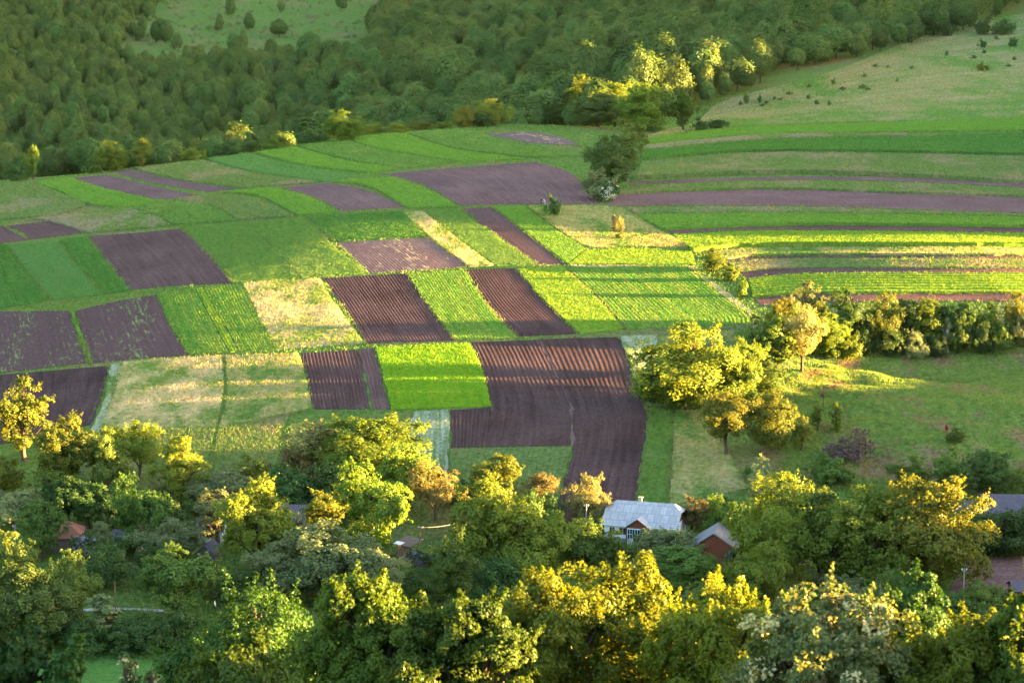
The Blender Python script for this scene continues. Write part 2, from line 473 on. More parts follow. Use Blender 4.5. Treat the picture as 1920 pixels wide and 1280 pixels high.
# row between the third and the second track
field(PL, [(-30, 582), (-34, 702)], [(132, 583), (143, 620), (166, 680)], 'soil_weedy', lift=.08, ridge=(1.3, .10))
field(GR, [(133, 583), (144, 620), (167, 680)], [(137, 583), (149, 620), (172, 680)], 'lush_green', **CROP)
field(PL, [(139, 583), (151, 620), (173, 681)], [(293, 553), (320, 610), (352, 666)], 'soil_weedy', lift=.08, ridge=(1.2, .09))
field(GR, [(296, 552), (320, 610), (355, 664)], [(364, 541), (390, 590), (428, 660)], 'streaky_green', **CROPR, margin=False)
field(GR, [(368, 541), (394, 590), (432, 660)], [(380, 540), (407, 588), (447, 658)], 'yellow_green', **CROPR, margin=False)
field(GR, [(384, 540), (411, 588), (451, 658)], [(455, 533), (477, 583), (514, 655)], 'streaky_green', **CROPR)
field(ST, [(457, 532), (480, 583), (517, 655)], [(600, 523), (622, 560), (643, 590), (683, 643)], 'straw', **HAY)
field(PL, [(604, 522), (647, 582), (687, 644)], [(763, 513), (797, 563), (850, 638)], 'soil_dark', **SOIL)
field(GR, [(766, 513), (800, 563), (854, 637)], [(869, 507), (915, 575), (968, 632)], 'streaky_green', lift=.16, tuft=(15, .22, .12), wob=.6)
field(PL, [(871, 506), (918, 575), (972, 631)], [(968, 503), (1013, 557), (1083, 626)], 'soil_dark', **SOIL)
field(GR, [(971, 503), (1016, 557), (1087, 625)], [(1057, 501), (1113, 553), (1170, 617)], 'yellow_green', **CROP)
field(GR, [(1064, 501), (1120, 553), (1178, 617)], [(1285, 500), (1350, 553), (1400, 590), (1406, 606)], 'streaky_green', lift=.14, ridge=(.85, .10), tuft=(14, .22, .12), wob=.85)
# row above, up to the long track
field(GR, [(-40, 462), (-40, 580)], [(12, 458), (48, 510), (92, 562)], 'dark_green', **CROP)
field(GR, [(15, 457), (52, 508), (97, 562)], [(107, 452), (150, 505), (191, 552)], 'blue_green', **CROP)
field(GR, [(112, 451), (155, 503), (197, 551)], [(159, 443), (198, 490), (238, 545)], 'dark_green', **CROP)
field(PL, [(163, 442), (205, 495), (246, 544)], [(340, 428), (393, 480), (438, 532)], 'soil', **SOILF)
field(GR, [(345, 427), (397, 480), (445, 531)], [(466, 419), (518, 473), (562, 521)], 'mid_green', **CROPR)
field(GR, [(469, 418), (522, 473), (567, 520)], [(570, 408), (638, 473), (687, 511)], 'mid_green', **CROP)
field('clover_field', [(576, 407), (626, 453)], [(753, 396), (799, 443)], 'dark_green', **CROP)
field(PL, [(630, 456), (660, 482), (691, 512)], [(803, 446), (840, 472), (878, 500)], 'soil_stubble', **SOILF)
field(ST, [(754, 397), (803, 440), (840, 470), (882, 500)], [(793, 396), (840, 433), (880, 465), (926, 498)], 'straw', **HAY)
field(GR, [(797, 395), (845, 433), (885, 465), (932, 497)], [(861, 391), (915, 433), (1003, 496)], 'mid_green', **CROPR)
field(PL, [(864, 391), (919, 433), (1007, 495)], [(923, 389), (980, 433), (1060, 495)], 'soil', **SOILF)
field(GR, [(927, 389), (985, 433), (1064, 494)], [(983, 387), (1040, 430), (1098, 466)], 'lush_green', **CROP)
field(GR, [(1100, 468), (1200, 467), (1297, 470)], [(1067, 495), (1200, 495), (1305, 496)], 'yellow_green', **CROP)
# below the third track
field(PL, [(-30, 704), (-40, 840)], [(202, 686), (195, 735), (168, 797)], 'soil_dark', **SOIL)
field('flower_strip', [(207, 684), (199, 740), (172, 806)], [(228, 680), (210, 745), (185, 812)], 'white_flower', **HAY)
field(ST, [(230, 679), (212, 742), (188, 806)], [(416, 668), (418, 740), (404, 800)], 'straw', **HAY)
field(ST, [(424, 668), (426, 740), (412, 800)], [(560, 663), (573, 705), (583, 764)], 'straw_green', **HAY)
field('meadow', [(187, 810), (160, 900)], [(404, 804), (375, 935)], 'meadow', **HAY)
field('meadow', [(410, 804), (388, 930)], [(583, 768), (532, 790), (515, 930)], 'meadow', **HAY)
field('meadow', [(545, 796), (522, 900)], [(774, 771), (740, 880)], 'meadow', **HAY)
field(PL, [(565, 662), (575, 710), (587, 767)], [(670, 656), (684, 710), (693, 767)], 'soil_dark', **SOIL, margin=False)
field(PL, [(672, 655), (687, 710), (697, 767)], [(701, 653), (715, 700), (731, 767)], 'soil', **SOILF, margin=False)
field(GR, [(705, 652), (718, 700), (736, 767)], [(879, 643), (902, 690), (921, 761)], 'bright_green', lift=.25, tuft=(20, .28, .12))
field(PL, [(884, 642), (905, 690), (922, 760), (916, 800), (909, 838)], [(1010, 637), (1040, 700), (1068, 763), (1071, 835)], 'soil_dark', lift=.08, ridge=(.85, .04), margin=False)
field(PL, [(1014, 636), (1044, 700), (1072, 763), (1075, 835), (1062, 890), (1045, 950), (1040, 985)], [(1160, 632), (1180, 680), (1190, 720), (1208, 765), (1213, 800), (1205, 850), (1190, 940), (1178, 990)], 'soil_dark', lift=.08, ridge=(.90, .042), margin=False)
field(PL, [(1008, 637), (1038, 700), (1066, 763), (1069, 835)], [(1016, 636), (1047, 700), (1076, 763), (1079, 835)], 'soil_pale', lift=.03, margin=False)
field(PL, [(846, 769), (846, 839)], [(922, 763), (911, 838)], 'soil_dark', **SOILF, margin=False)
field('flower_rows', [(778, 771), (768, 800), (757, 880)], [(842, 768), (843, 800), (838, 905)], 'white_rows', lift=.12, tuft=(7, .22, .2), wob=.9)
field(GR, [(845, 843), (842, 920)], [(1071, 838), (1058, 890), (1042, 930)], 'olive_green', lift=.12, tuft=(7, .24, .2), wob=.9)
field(GR, [(1218, 763), (1218, 810), (1208, 860), (1196, 940)], [(1261, 768), (1258, 850), (1248, 955)], 'mid_green', **HAY)
field(ST, [(1265, 768), (1263, 840), (1256, 945)], [(1308, 770), (1362, 845), (1405, 915)], 'straw_green', **HAY)
field('flower_strip', [(1164, 630), (1184, 680), (1194, 718), (1214, 760)], [(1230, 628), (1235, 680), (1238, 718), (1250, 762)], 'white_flower', **HAY)
field(ST, [(1232, 632), (1238, 660)], [(1405, 616), (1410, 640)], 'straw_green', **HAY)
# above the long track, up to the brow
field(GR, [(-40, 345), (-40, 414)], [(60, 340), (110, 362), (160, 383), (90, 404)], 'olive_green', **FARC)
field(GR, [(62, 340), (112, 358), (167, 381), (235, 388)], [(130, 334), (190, 352), (280, 373), (312, 376)], 'lush_green', **FARC)
field(PL, [(134, 334), (210, 358), (302, 374)], [(198, 328), (280, 347), (378, 368)], 'soil_pale', **FARSOIL)
field(PL, [(206, 323), (300, 346), (393, 360)], [(245, 319), (350, 341), (448, 354)], 'soil_pale', **FARSOIL)
field(GR, [(251, 315), (350, 338), (452, 351)], [(375, 300), (475, 325), (598, 342)], 'olive_green', **FARC)
field(GR, [(386, 298), (480, 322), (607, 340)], [(463, 289), (558, 312), (672, 328)], 'blue_green', **FARC)
field(GR, [(481, 286), (575, 309), (692, 323)], [(550, 275), (650, 302), (745, 315)], 'lush_green', **FARC)
field(GR, [(556, 273), (656, 299), (757, 314)], [(643, 260), (712, 281), (850, 303)], 'mid_green', **FARC)
field(GR, [(648, 259), (717, 279), (860, 302)], [(758, 250), (850, 280), (985, 298)], 'lush_green', **FARC)
field(GR, [(764, 249), (858, 278), (1000, 295)], [(880, 240), (960, 270), (1092, 292)], 'mid_green', **FARC)
field(PL, [(890, 254), (940, 258), (985, 268)], [(1000, 247), (1050, 257), (1090, 273)], 'soil_stubble', **FARSOIL)
field(PL, [(716, 327), (762, 336), (805, 353), (863, 386)], [(1005, 304), (1060, 320), (1095, 345), (1126, 383)], 'soil_pale', **FARSOIL)
field(GR, [(622, 340), (690, 348), (767, 389)], [(735, 333), (798, 355), (857, 386)], 'lush_green', **FARC)
field(PL, [(527, 352), (587, 369), (641, 396)], [(620, 343), (690, 358), (763, 388)], 'soil_pale', **FARSOIL)
field(GR, [(420, 360), (490, 368), (560, 403)], [(510, 352), (580, 371), (634, 398)], 'lush_green', **FARC)
field(GR, [(322, 374), (400, 385), (448, 412)], [(400, 364), (480, 372), (552, 405)], 'olive_green', **FARC)
field(GR, [(240, 388), (290, 402), (326, 420)], [(318, 376), (395, 387), (442, 413)], 'mid_green', **FARC)
field('hay_meadow', [(62, 409), (112, 418), (166, 435)], [(233, 389), (286, 403), (320, 421)], 'hay_grey', **FARC)
field(PL, [(-30, 427), (-30, 460)], [(6, 424), (53, 450)], 'soil', **FARSOIL)
field(PL, [(10, 424), (35, 432), (57, 449)], [(98, 414), (128, 425), (158, 437)], 'soil', **FARSOIL)
field('rough_grass', [(990, 387), (1140, 387), (1185, 400), (1245, 437), (1300, 464)], [(1012, 405), (1050, 432), (1108, 463), (1200, 463), (1292, 466)], 'straw_green', **HAY)
# terraces on the right
R = 1975
field(GR, [(1200, 262), (1310, 246), (1460, 236), (1660, 230), (R, 219)], [(1202, 271), (1440, 251), (R, 243)], 'lush_green', **FARC)
field(ST, [(1204, 273), (1440, 253), (1700, 250)], [(1206, 279), (1440, 259), (1700, 254)], 'hay_grey', **FARC)
field(GR, [(1205, 281), (1460, 261), (1700, 257), (R, 246)], [(1205, 296), (1460, 280), (R, 288)], 'dark_green', lift=.25, bank=.8, tuft=(3, .3, .36))
field(GR, [(1205, 298), (1460, 283), (R, 291)], [(1194, 330), (1460, 319), (1710, 326), (R, 342)], 'olive_green', lift=.25, bank=.9, tuft=(3, .3, .36))
field(PL, [(1180, 341), (1460, 332), (1700, 334), (R, 349)], [(1180, 346), (1460, 338), (1700, 341), (R, 355)], 'soil_pale', **FARSOIL)
field(GR, [(1178, 349), (1460, 340), (1700, 343), (R, 357)], [(1162, 361), (1440, 352), (1710, 360), (R, 368)], 'olive_green', lift=.25, bank=.5, tuft=(3, .3, .36))
field(PL, [(1155, 367), (1310, 355), (1560, 357), (1760, 362), (R, 372)], [(1140, 386), (1460, 386), (1710, 393), (R, 401)], 'soil_pale', **FARSOIL)
field(GR, [(1180, 391), (1480, 389), (R, 404)], [(1190, 400), (1500, 398), (R, 407)], 'olive_green', **FARC)
field(GR, [(1190, 402), (1500, 400), (R, 408)], [(1245, 427), (1400, 421), (1580, 418), (R, 423)], 'lush_green', lift=.25, bank=.6, tuft=(4, .3, .36))
field(PL, [(1252, 430), (1480, 423), (R, 428)], [(1260, 438), (1460, 431), (R, 437)], 'soil', **FARSOIL)
field(GR, [(1262, 440), (1460, 433), (R, 438)], [(1300, 466), (1450, 455), (R, 456)], 'yellow_green', lift=.2, bank=.75, tuft=(12, .26, .15))
field(ST, [(1335, 471), (1480, 464), (R, 464)], [(1357, 484), (1480, 476), (R, 477)], 'straw_green', lift=.15, bank=.4, tuft=(12, .3, .14))
field(PL, [(1358, 487), (1480, 480), (R, 480)], [(1362, 492), (1480, 484), (R, 485)], 'soil', **FARSOIL)
field(GR, [(1364, 493), (1480, 486), (R, 487)], [(1386, 508), (1520, 502), (R, 502)], 'olive_green', lift=.3, tuft=(12, .26, .14))
field(PL, [(1387, 510), (1520, 504), (R, 504)], [(1402, 522), (1540, 512), (R, 512)], 'soil', **SOILF)
field(GR, [(1404, 524), (1540, 514), (R, 514)], [(1412, 556), (1545, 549), (R, 549)], 'yellow_green', lift=.35, tuft=(13, .26, .14), wob=1.6)
field(PL, [(1416, 560), (1545, 552), (R, 551)], [(1428, 574), (1580, 567), (R, 565)], 'soil', **SOILF)
field('field_track', [(1289, 499), (1352, 551), (1404, 590), (1413, 603), (1402, 622)], [(1302, 499), (1362, 546), (1413, 587), (1423, 603), (1412, 624)], 'straw', lift=.06, tuft=(6, .2, .2))
field('field_track', [(1070, 497), (1180, 497), (1288, 498)], [(1070, 500), (1180, 500), (1288, 500)], 'straw', lift=.06, tuft=(6, .2, .2))
# pastures, lawn, lane, far ploughed garden
field('pasture', [(1320, 225), (1345, 195), (1420, 172), (1560, 135), (1740, 65), (1860, 35), (1990, 18)], [(1215, 258), (1330, 240), (1460, 233), (1660, 227), (1740, 226), (1860, 222), (1990, 217)], 'dry_pasture', lift=.15, tuft=(1.2, .35, .5), ymax=1150)
field('pasture', [(1440, 720), (1540, 690), (1620, 668), (1740, 664), (1990, 662)], [(1425, 900), (1540, 915), (1620, 915), (1740, 915), (1990, 915)], 'rough_pasture', lift=.08, tuft=(14, .28, .16))
field('lawn', [(-60, 1212), (340, 1212)], [(-60, 1330), (350, 1330)], 'lawn_green', lift=.06, tuft=(14, .12, .12))
field(PL, [(1810, 1046), (1990, 1044)], [(1775, 1118), (1990, 1118)], 'soil_pale', **SOILF)
field('lane', [(90, 1143), (160, 1140), (215, 1138.5), (262, 1139.5), (315, 1142)], [(90, 1148), (160, 1145.5), (215, 1144), (262, 1144), (315, 1146)], 'road', lift=.05)

# loose grass on the ground between the plots
def loose_grass(n, y0, y1, h, wd, seed, dens_mask=None):
    rng = np.random.default_rng(seed)
    y = np.sqrt(rng.uniform(y0 ** 2, y1 ** 2, n)); x = rng.uniform(-.245, .245, n) * y
    k = ~occupied(x, y) & ((y < 640) | (x > -160 + (y - 640) * .9))
    x, y = x[k], y[k]
    P = np.stack([x, y, H(x, y) - .03], -1)
    hm = .7 + .6 * (vnoise(x, y, 3) * .5 + .5)
    return tuft_mesh(P, P[:, :2], h * hm, wd, rng)
parts = [loose_grass(120000, 285, 400, .26, .2, 1), loose_grass(160000, 400, 560, .32, .26, 2), loose_grass(110000, 560, 860, .38, .42, 3)]
BP = np.vstack(BORDER); rb_ = np.random.default_rng(12)
parts.append(tuft_mesh(BP, BP[:, :2], 0.36 * (.5 + .9 * rb_.random(len(BP))), .16, rb_))
off = 0; VV, FF, UU = [], [], []
for v, f, u_ in parts:
    VV.append(v); FF.append(f + off); UU.append(u_); off += len(v)
obj('grass', mesh('grass', np.vstack(VV), FF, [M['ground_grass']], np.vstack(UU)), kind='stuff', label='green grass on the balks and verges between the plots', category='grass')
# ------------------------------------------------------------------ trees
def leaf_mat(name, c1, c2, trans=.35, hue=.022, tcol=None):
    """c1..c2 from leaf cluster to leaf cluster; every plant a little different"""
    m, n, out = new_mat(name)
    tc = N(n, 'ShaderNodeTexCoord').outputs['Object']
    oi = N(n, 'ShaderNodeObjectInfo')
    nz = noise(n, tc, .55, 2, .6)
    col = mixc(n, ramp(n, nz, .35, .65), c1, c2)
    hs = N(n, 'ShaderNodeHueSaturation')
    h = N(n, 'ShaderNodeMapRange'); h.inputs['To Min'].default_value = .5 - hue; h.inputs['To Max'].default_value = .5 + hue
    n.links.new(oi.outputs['Random'], h.inputs['Value']); n.links.new(h.outputs[0], hs.inputs['Hue'])
    v = N(n, 'ShaderNodeMapRange'); v.inputs['To Min'].default_value = .75; v.inputs['To Max'].default_value = 1.25
    wn = N(n, 'ShaderNodeTexWhiteNoise', noise_dimensions='1D'); n.links.new(oi.outputs['Random'], wn.inputs['W'])
    n.links.new(wn.outputs['Value'], v.inputs['Value']); n.links.new(v.outputs[0], hs.inputs['Value'])
    n.links.new(col, hs.inputs['Color'])
    d = N(n, 'ShaderNodeBsdfDiffuse'); n.links.new(hs.outputs[0], d.inputs['Color'])
    t = N(n, 'ShaderNodeBsdfTranslucent')
    tint = mixc(n, 1.0, hs.outputs[0], tcol or (1.45, 1.2, .4), 'MULTIPLY'); n.links.new(tint, t.inputs['Color'])
    mx = N(n, 'ShaderNodeMixShader'); mx.inputs[0].default_value = trans
    n.links.new(d.outputs[0], mx.inputs[1]); n.links.new(t.outputs[0], mx.inputs[2])
    g = N(n, 'ShaderNodeBsdfGlossy'); g.inputs['Roughness'].default_value = .45; g.inputs['Color'].default_value = (.8, .85, .8, 1)
    m2 = N(n, 'ShaderNodeMixShader'); m2.inputs[0].default_value = .012
    n.links.new(mx.outputs[0], m2.inputs[1]); n.links.new(g.outputs[0], m2.inputs[2])
    n.links.new(m2.outputs[0], out.inputs['Surface'])
    return m
LM = dict(
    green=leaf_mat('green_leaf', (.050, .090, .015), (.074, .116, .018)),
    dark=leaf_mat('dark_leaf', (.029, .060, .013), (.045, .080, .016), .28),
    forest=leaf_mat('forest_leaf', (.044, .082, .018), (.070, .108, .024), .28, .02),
    yellow=leaf_mat('yellow_leaf', (.072, .112, .011), (.105, .138, .013), .4),
    lime=leaf_mat('lime_leaf', (.078, .124, .012), (.110, .150, .014), .4),
    gold=leaf_mat('gold_leaf', (.095, .118, .013), (.125, .138, .015), .4),
    willow=leaf_mat('willow_leaf', (.098, .132, .052), (.140, .165, .068), .3),
    orange=leaf_mat('russet_leaf', (.112, .104, .030), (.145, .124, .036), .33),
    pale=leaf_mat('pale_leaf', (.150, .150, .055), (.125, .142, .042), .33),
    dusk=leaf_mat('dusky_twig', (.075, .045, .050), (.095, .060, .065), .1),
    blossom=leaf_mat('white_blossom', (.42, .42, .37), (.32, .34, .28), .2, .0),
    lilac=leaf_mat('lilac_blossom', (.13, .10, .17), (.20, .16, .24), .2, .0),
    cream=leaf_mat('cream_blossom', (.42, .36, .20), (.34, .31, .12), .25, .0),
)
def bark_mat(name, c1, c2):
    m, n, out = new_mat(name)
    tc = N(n, 'ShaderNodeTexCoord').outputs['Object']
    f = noise(n, mapped(n, tc, (4, 4, .8)), 1.5, 4, .7)
    out_surface(n, out, mixc(n, ramp(n, f, .35, .65), c1, c2), 0, f, .05, .6)
    return m
BARK = bark_mat('bark', (.045, .032, .026), (.085, .062, .048))
BIRCH = bark_mat('birch_bark', (.40, .37, .36), (.52, .49, .48))

def unit(v):
    return v / (np.linalg.norm(v, axis=-1, keepdims=True) + 1e-9)

def tube_mesh(paths, sides=6):
    """paths: list of (points (k,3), radii (k,)) -> V, F"""
    VV, FF, off = [], [], 0
    a = np.arange(sides) / sides * math.tau
    for P, r in paths:
        P = np.asarray(P, float); r = np.asarray(r, float)
        T = unit(np.gradient(P, axis=0))
        ref = np.where(np.abs(T[:, 2:3]) > .9, np.array([[1., 0, 0]]), np.array([[0, 0, 1.]]))
        A = unit(np.cross(T, ref)); B = np.cross(T, A)
        ring = P[:, None] + r[:, None, None] * (A[:, None] * np.cos(a)[None, :, None] + B[:, None] * np.sin(a)[None, :, None])
        k = len(P); VV.append(ring.reshape(-1, 3))
        i = (np.arange(k - 1)[:, None] * sides + np.arange(sides)[None]).ravel()
        j = (np.arange(k - 1)[:, None] * sides + ((np.arange(sides) + 1) % sides)[None]).ravel()
        FF.append(np.stack([i, j, j + sides, i + sides], -1) + off); off += k * sides
    return np.vstack(VV), np.vstack(FF)

def leaves_at(C, nrm, size, rng, droop=.0, jitter=.8, shape='oval'):
    """one bent leaf-shaped quad per centre"""
    n = len(C)
    nn = unit(nrm + rng.normal(0, jitter, (n, 3)) * .7)
    d = unit(np.cross(nn, rng.normal(0, 1, (n, 3))))
    d = unit(d - np.array([0, 0, droop])); b = unit(np.cross(nn, d))
    s = size * rng.uniform(.6, 1.35, (n, 1))
    fold = nn * s * .16
    V = np.stack([C - d * s * .5, C + b * s * .40 + d * s * .04 - fold, C + d * s * .55 + fold * .4, C - b * s * .40 + d * s * .04 - fold], 1).reshape(-1, 3)
    return V, np.arange(n * 4).reshape(-1, 4)

def build_tree(seed, kind='round', nleaf=5000, leaf=.34, lobes=12, clumps=14, trunk=True, base=.10, height=10., width=8., limbs=None, blossom=0, sides=6, jitter=.6, core_on=True, sprays=26):
    """returns (trunk mesh data, crown mesh data) as arrays, metres, base at the origin"""
    rng = np.random.default_rng(seed)
    R = width / 2; z0 = height * base; ch = height - z0
    # lobes: sub crowns spread over an uneven dome
    cz, tp_, bt_ = {'round': (.50, .50, .50), 'dome': (.34, .66, .34), 'oval': (.44, .56, .44), 'spread': (.50, .50, .30)}.get(kind, (.45, .55, .45))
    bumps = unit(rng.normal(0, 1, (7, 3))); bamp = rng.uniform(-.34, .26, 7)
    L, LR = [], []
    tries = 0
    while len(L) < lobes and tries < 900:
        tries += 1
        d = unit(rng.normal(0, 1, 3)); d[2] = abs(d[2]) if rng.random() < .45 else d[2]
        rn = 1 + (bamp * np.maximum(0, bumps @ d) ** 2.5).sum()
        inner = rng.uniform(.78, 1.05) if rng.random() < .8 else rng.uniform(.2, .7)
        lr = R * rng.uniform(.27, .42) * (1.15 if lobes < 8 else 1.0) * (.78 if lobes > 24 else 1)
        if kind in ('column', 'cone'):
            f = rng.random(); prof = .45 + .55 * math.sin(math.pi * min(1, f * .85 + .12)) if kind == 'column' else 1 - f * .86
            ang = rng.random() * math.tau; rr = rng.uniform(.25, .65) * R * prof
            c = np.array([math.cos(ang) * rr, math.sin(ang) * rr, z0 + ch * (.08 + .82 * f)])
        else:
            hz = ch * (tp_ if d[2] > 0 else bt_) - lr * .8
            c = np.array([d[0] * (R - lr * .95) * rn * inner, d[1] * (R - lr * .95) * rn * inner, z0 + ch * cz + d[2] * hz * (rn if d[2] > 0 else 1) * inner])
        if all(np.linalg.norm(c - q) > .62 * max(lr, k) for q, k in zip(L, LR)) or tries > 700:
            L.append(c); LR.append(lr)
    L.append(np.array([rng.normal(0, .12) * R, rng.normal(0, .12) * R, height - R * .24])); LR.append(R * .24)
    L.append(np.array([0, 0, z0 + ch * .5])); LR.append(R * .45)
    L = np.array(L); LR = np.array(LR)
    mid = np.array([0, 0, z0 + ch * cz * .9])
    CC, CN, CR = [], [], []
    for c, r in zip(L, LR):
        k = clumps
        d = unit(rng.normal(0, 1, (k, 3)) + unit(c - mid)[None] * .55)
        q = c + d * r * np.where(rng.random((k, 1)) < .20, rng.uniform(1.15, 1.5, (k, 1)), rng.uniform(.72, 1.08, (k, 1))) * np.array([1, 1, .85])
        CC.append(q); CN.append(unit(d * .7 + unit(q - mid) * .5 + [0, 0, .25])); CR.append(np.full(k, r) * rng.uniform(.24, .46, k))
    CC, CN, CR = np.vstack(CC), np.vstack(CN), np.concatenate(CR)
    if core_on: core = unit(rng.normal(0, 1, (clumps * 3, 3))); CC = np.vstack([CC, np.array([0, 0, z0 + ch * cz]) + core * np.array([R * .5, R * .5, ch * .36]) * rng.random((clumps * 3, 1)) ** .4]); CN = np.vstack([CN, core]); CR = np.concatenate([CR, np.full(clumps * 3, R * .16)])
    ok = (CC[:, 2] > z0 * .7)
    CC, CN, CR = CC[ok], CN[ok], CR[ok]
    per = max(4, int(nleaf / len(CC)))
    off = rng.normal(0, 1, (len(CC), per, 3)); off /= np.maximum(1, np.linalg.norm(off, axis=-1, keepdims=True) / 1.5)
    # flattened along the clump normal
    dot = (off * CN[:, None]).sum(-1, keepdims=True)
    off = off - CN[:, None] * dot * .45
    P = (CC[:, None] + off * CR[:, None, None] * .8)
    nr = unit(CN[:, None] + unit(off) * .55)
    V, F = leaves_at(P.reshape(-1, 3), nr.reshape(-1, 3), leaf, rng, droop=.35, jitter=jitter)
    mi = None
    if blossom:
        b = rng.random(len(CC)) < blossom
        mi = np.repeat((b[:, None] & (rng.random((len(CC), per)) < .75)).reshape(-1), 1).astype(np.int32)
    if sprays:                                   # loose shoots that break the outline
        out_ = np.argsort(-((CC - mid) / np.array([R, R, ch * .5]) * CN).sum(1))[:max(sprays * 2, 8)]
        pk = rng.choice(out_, sprays); dd = unit(CN[pk] + rng.normal(0, .35, (sprays, 3)) + [0, 0, .55])
        ln = R * rng.uniform(.09, .26, (sprays, 1)); kk = max(8, int(nleaf / 900)); q = rng.random((sprays, kk, 1))
        sp = CC[pk][:, None] + dd[:, None] * (CR[pk][:, None, None] * .5 + ln[:, None] * q) + rng.normal(0, 1, (sprays, kk, 3)) * (R * .035 * (1.2 - q))
        V2, F2 = leaves_at(sp.reshape(-1, 3), np.repeat(dd, kk, 0), leaf, rng, droop=.3, jitter=1.0)
        F = np.vstack([F, F2 + len(V)]); V = np.vstack([V, V2])
        if mi is not None: mi = np.r_[mi, np.zeros(len(F2), np.int32)]
    # fit the foliage to the asked height and width
    zt = np.percentile(V[:, 2], 99.6); rt = np.percentile(np.hypot(V[:, 0], V[:, 1]), 97)
    fit = np.array([R / rt, R / rt, height / zt]); V = V * fit; CC = CC * fit; L = L * fit
    tr = None
    if trunk:
        paths = []
        r0 = height * .022
        bend = rng.normal(0, .035 * height, 2)
        t = np.linspace(0, 1, 8)
        tp = np.stack([bend[0] * t ** 2 + .012 * height * np.sin(t * 5 + seed), bend[1] * t ** 2 + .012 * height * np.cos(t * 4 + seed), -.3 + t * (height * .72 + .3)], -1)
        paths.append((tp, r0 * (1.35 - 1.2 * t ** .8)))
        pick = np.argsort(-LR + rng.normal(0, .1, len(LR)))[:limbs or min(len(L), 10)]
        for q in pick:
            c = L[q]; f = np.clip((c[2] - .35 * height) / height, .16, .62)
            s0 = np.array([np.interp(f / .72, t, tp[:, k]) for k in range(3)])
            m_ = (s0 + c) / 2 + [0, 0, .06 * height] + rng.normal(0, .02 * height, 3)
            tt = np.linspace(0, 1, 6)[:, None]
            bz = s0 * (1 - tt) ** 2 + 2 * m_ * tt * (1 - tt) + c * tt ** 2
            paths.append((bz, r0 * np.linspace(.5, .14, 6)))
            near = np.argsort(((CC - c) ** 2).sum(1))[:5]
            for h in near[rng.random(len(near)) < .8]:
                e = CC[h]; k0 = bz[3]
                m2 = (k0 + e) / 2 + rng.normal(0, .015 * height, 3)
                t3 = np.linspace(0, 1, 4)[:, None]
                paths.append((k0 * (1 - t3) ** 2 + 2 * m2 * t3 * (1 - t3) + e * t3 ** 2, r0 * np.linspace(.2, .05, 4)))
        tr = tube_mesh(paths, sides)
    return tr, (V, F, mi)

PROTO = {}
def proto(key, *a, **k):
    tr, (V, F, mi) = build_tree(*a, **k)
    h, w_ = k.get('height', 10.), k.get('width', 8.)
    tm = mesh('trunk', *tr, [BARK], smooth=True) if tr is not None else None
    cm = mesh('crown', V, F, [LM['green'], LM['blossom']], mi=mi)
    PROTO.setdefault(key, []).append((tm, cm, h, w_))
# medium distance kinds (280 to 480 m)
for i in range(4): proto('round', 10 + i, 'round', 15000, .25, 18, 13)
for i in range(4): proto('dome', 20 + i, 'dome', 17000, .25, 20, 13, base=.08, width=9.)
for i in range(3): proto('oval', 30 + i, 'oval', 12500, .235, 16, 13, height=11., width=6.5)
for i in range(2): proto('spread', 40 + i, 'spread', 9500, .25, 14, 10, base=.16, width=9.5)
for i in range(2): proto('willow', 50 + i, 'dome', 15000, .24, 15, 15, base=.05, width=9.)
for i in range(2): proto('airy', 60 + i, 'oval', 3400, .28, 13, 8, base=.12, height=10., width=7., limbs=14)
for i in range(2): proto('column', 70 + i, 'column', 2800, .32, 9, 9, base=.08, height=9., width=3.6)
for i in range(3): proto('bush', 80 + i, 'dome', 4200, .24, 10, 10, base=.0, height=4., width=5.)
for i in range(3): proto('hedge', 90 + i, 'dome', 8000, .21, 12, 12, base=.0, height=5., width=7.)
for i in range(1): proto('flowering', 96 + i, 'dome', 3600, .24, 9, 12, base=.0, height=4., width=5., blossom=.45)
for i in range(2): proto('twig', 98 + i, 'dome', 1500, .24, 8, 9, base=.0, height=4., width=5., limbs=10)

def pxscale(y):            # photograph pixels per metre at distance y
    return FPX / y

CROWN_NAMES = {}
def plant(name, kind, u, vb, wpx, hpx, leafm, label, cat='tree', group=None, rot=None, vtop=None, y=None, bark=None, k=None):
    """a plant whose foot shows at pixel (u, vb) of the photograph, wpx wide and hpx high there"""
    if y is None: p = ground(u, vb, y0=250, y1=np.interp(u, [0, 350, 520, 700, 860, 930, 960], [664, 690, 715, 742, 762, 790, 1500]) if vb < 345 else 1500)[0]
    else:
        d = ray(u, vb); p = np.array([d[0] / d[1] * y, y, 0]); p[2] = H(p[0], p[1])
    s = pxscale(math.hypot(p[1], p[2] - CAMZ))
    if 600 < vb < 720 and 1400 < u < 1610: wpx, hpx = wpx * 1.4, hpx * 1.2
    if vb > 720: wpx, hpx = wpx * (1.24 if vb > 860 else 1.16), hpx * (1.14 if vb > 860 else 1.08)
    Wm, Hm = wpx / s, hpx / s
    L = PROTO[kind]; i = (plant.count if k is None else k) % len(L); plant.count += 1
    tm, cm, h, w_ = L[i]
    root = bpy.data.objects.new(name, None); COL.objects.link(root)
    root.empty_display_size = .5
    root.location = (p[0], p[1], p[2] - .1); root.rotation_euler = (0, 0, rot if rot is not None else random.random() * 6.28)
    root.scale = (Wm / w_, Wm / w_, Hm / h)
    root['label'] = label; root['category'] = cat
    if group: root['group'] = group
    if tm is not None:
        t = obj('trunk', tm, root)
        if bark: t.material_slots[0].link = 'OBJECT'; t.material_slots[0].material = bark
    c = obj('crown', cm, root)
    c.material_slots[0].link = 'OBJECT'; c.material_slots[0].material = LM[leafm]
    if kind == 'flowering' and 'hawthorn' not in label: c.material_slots[1].link = 'OBJECT'; c.material_slots[1].material = LM['lilac']
    return root
plant.count = 0
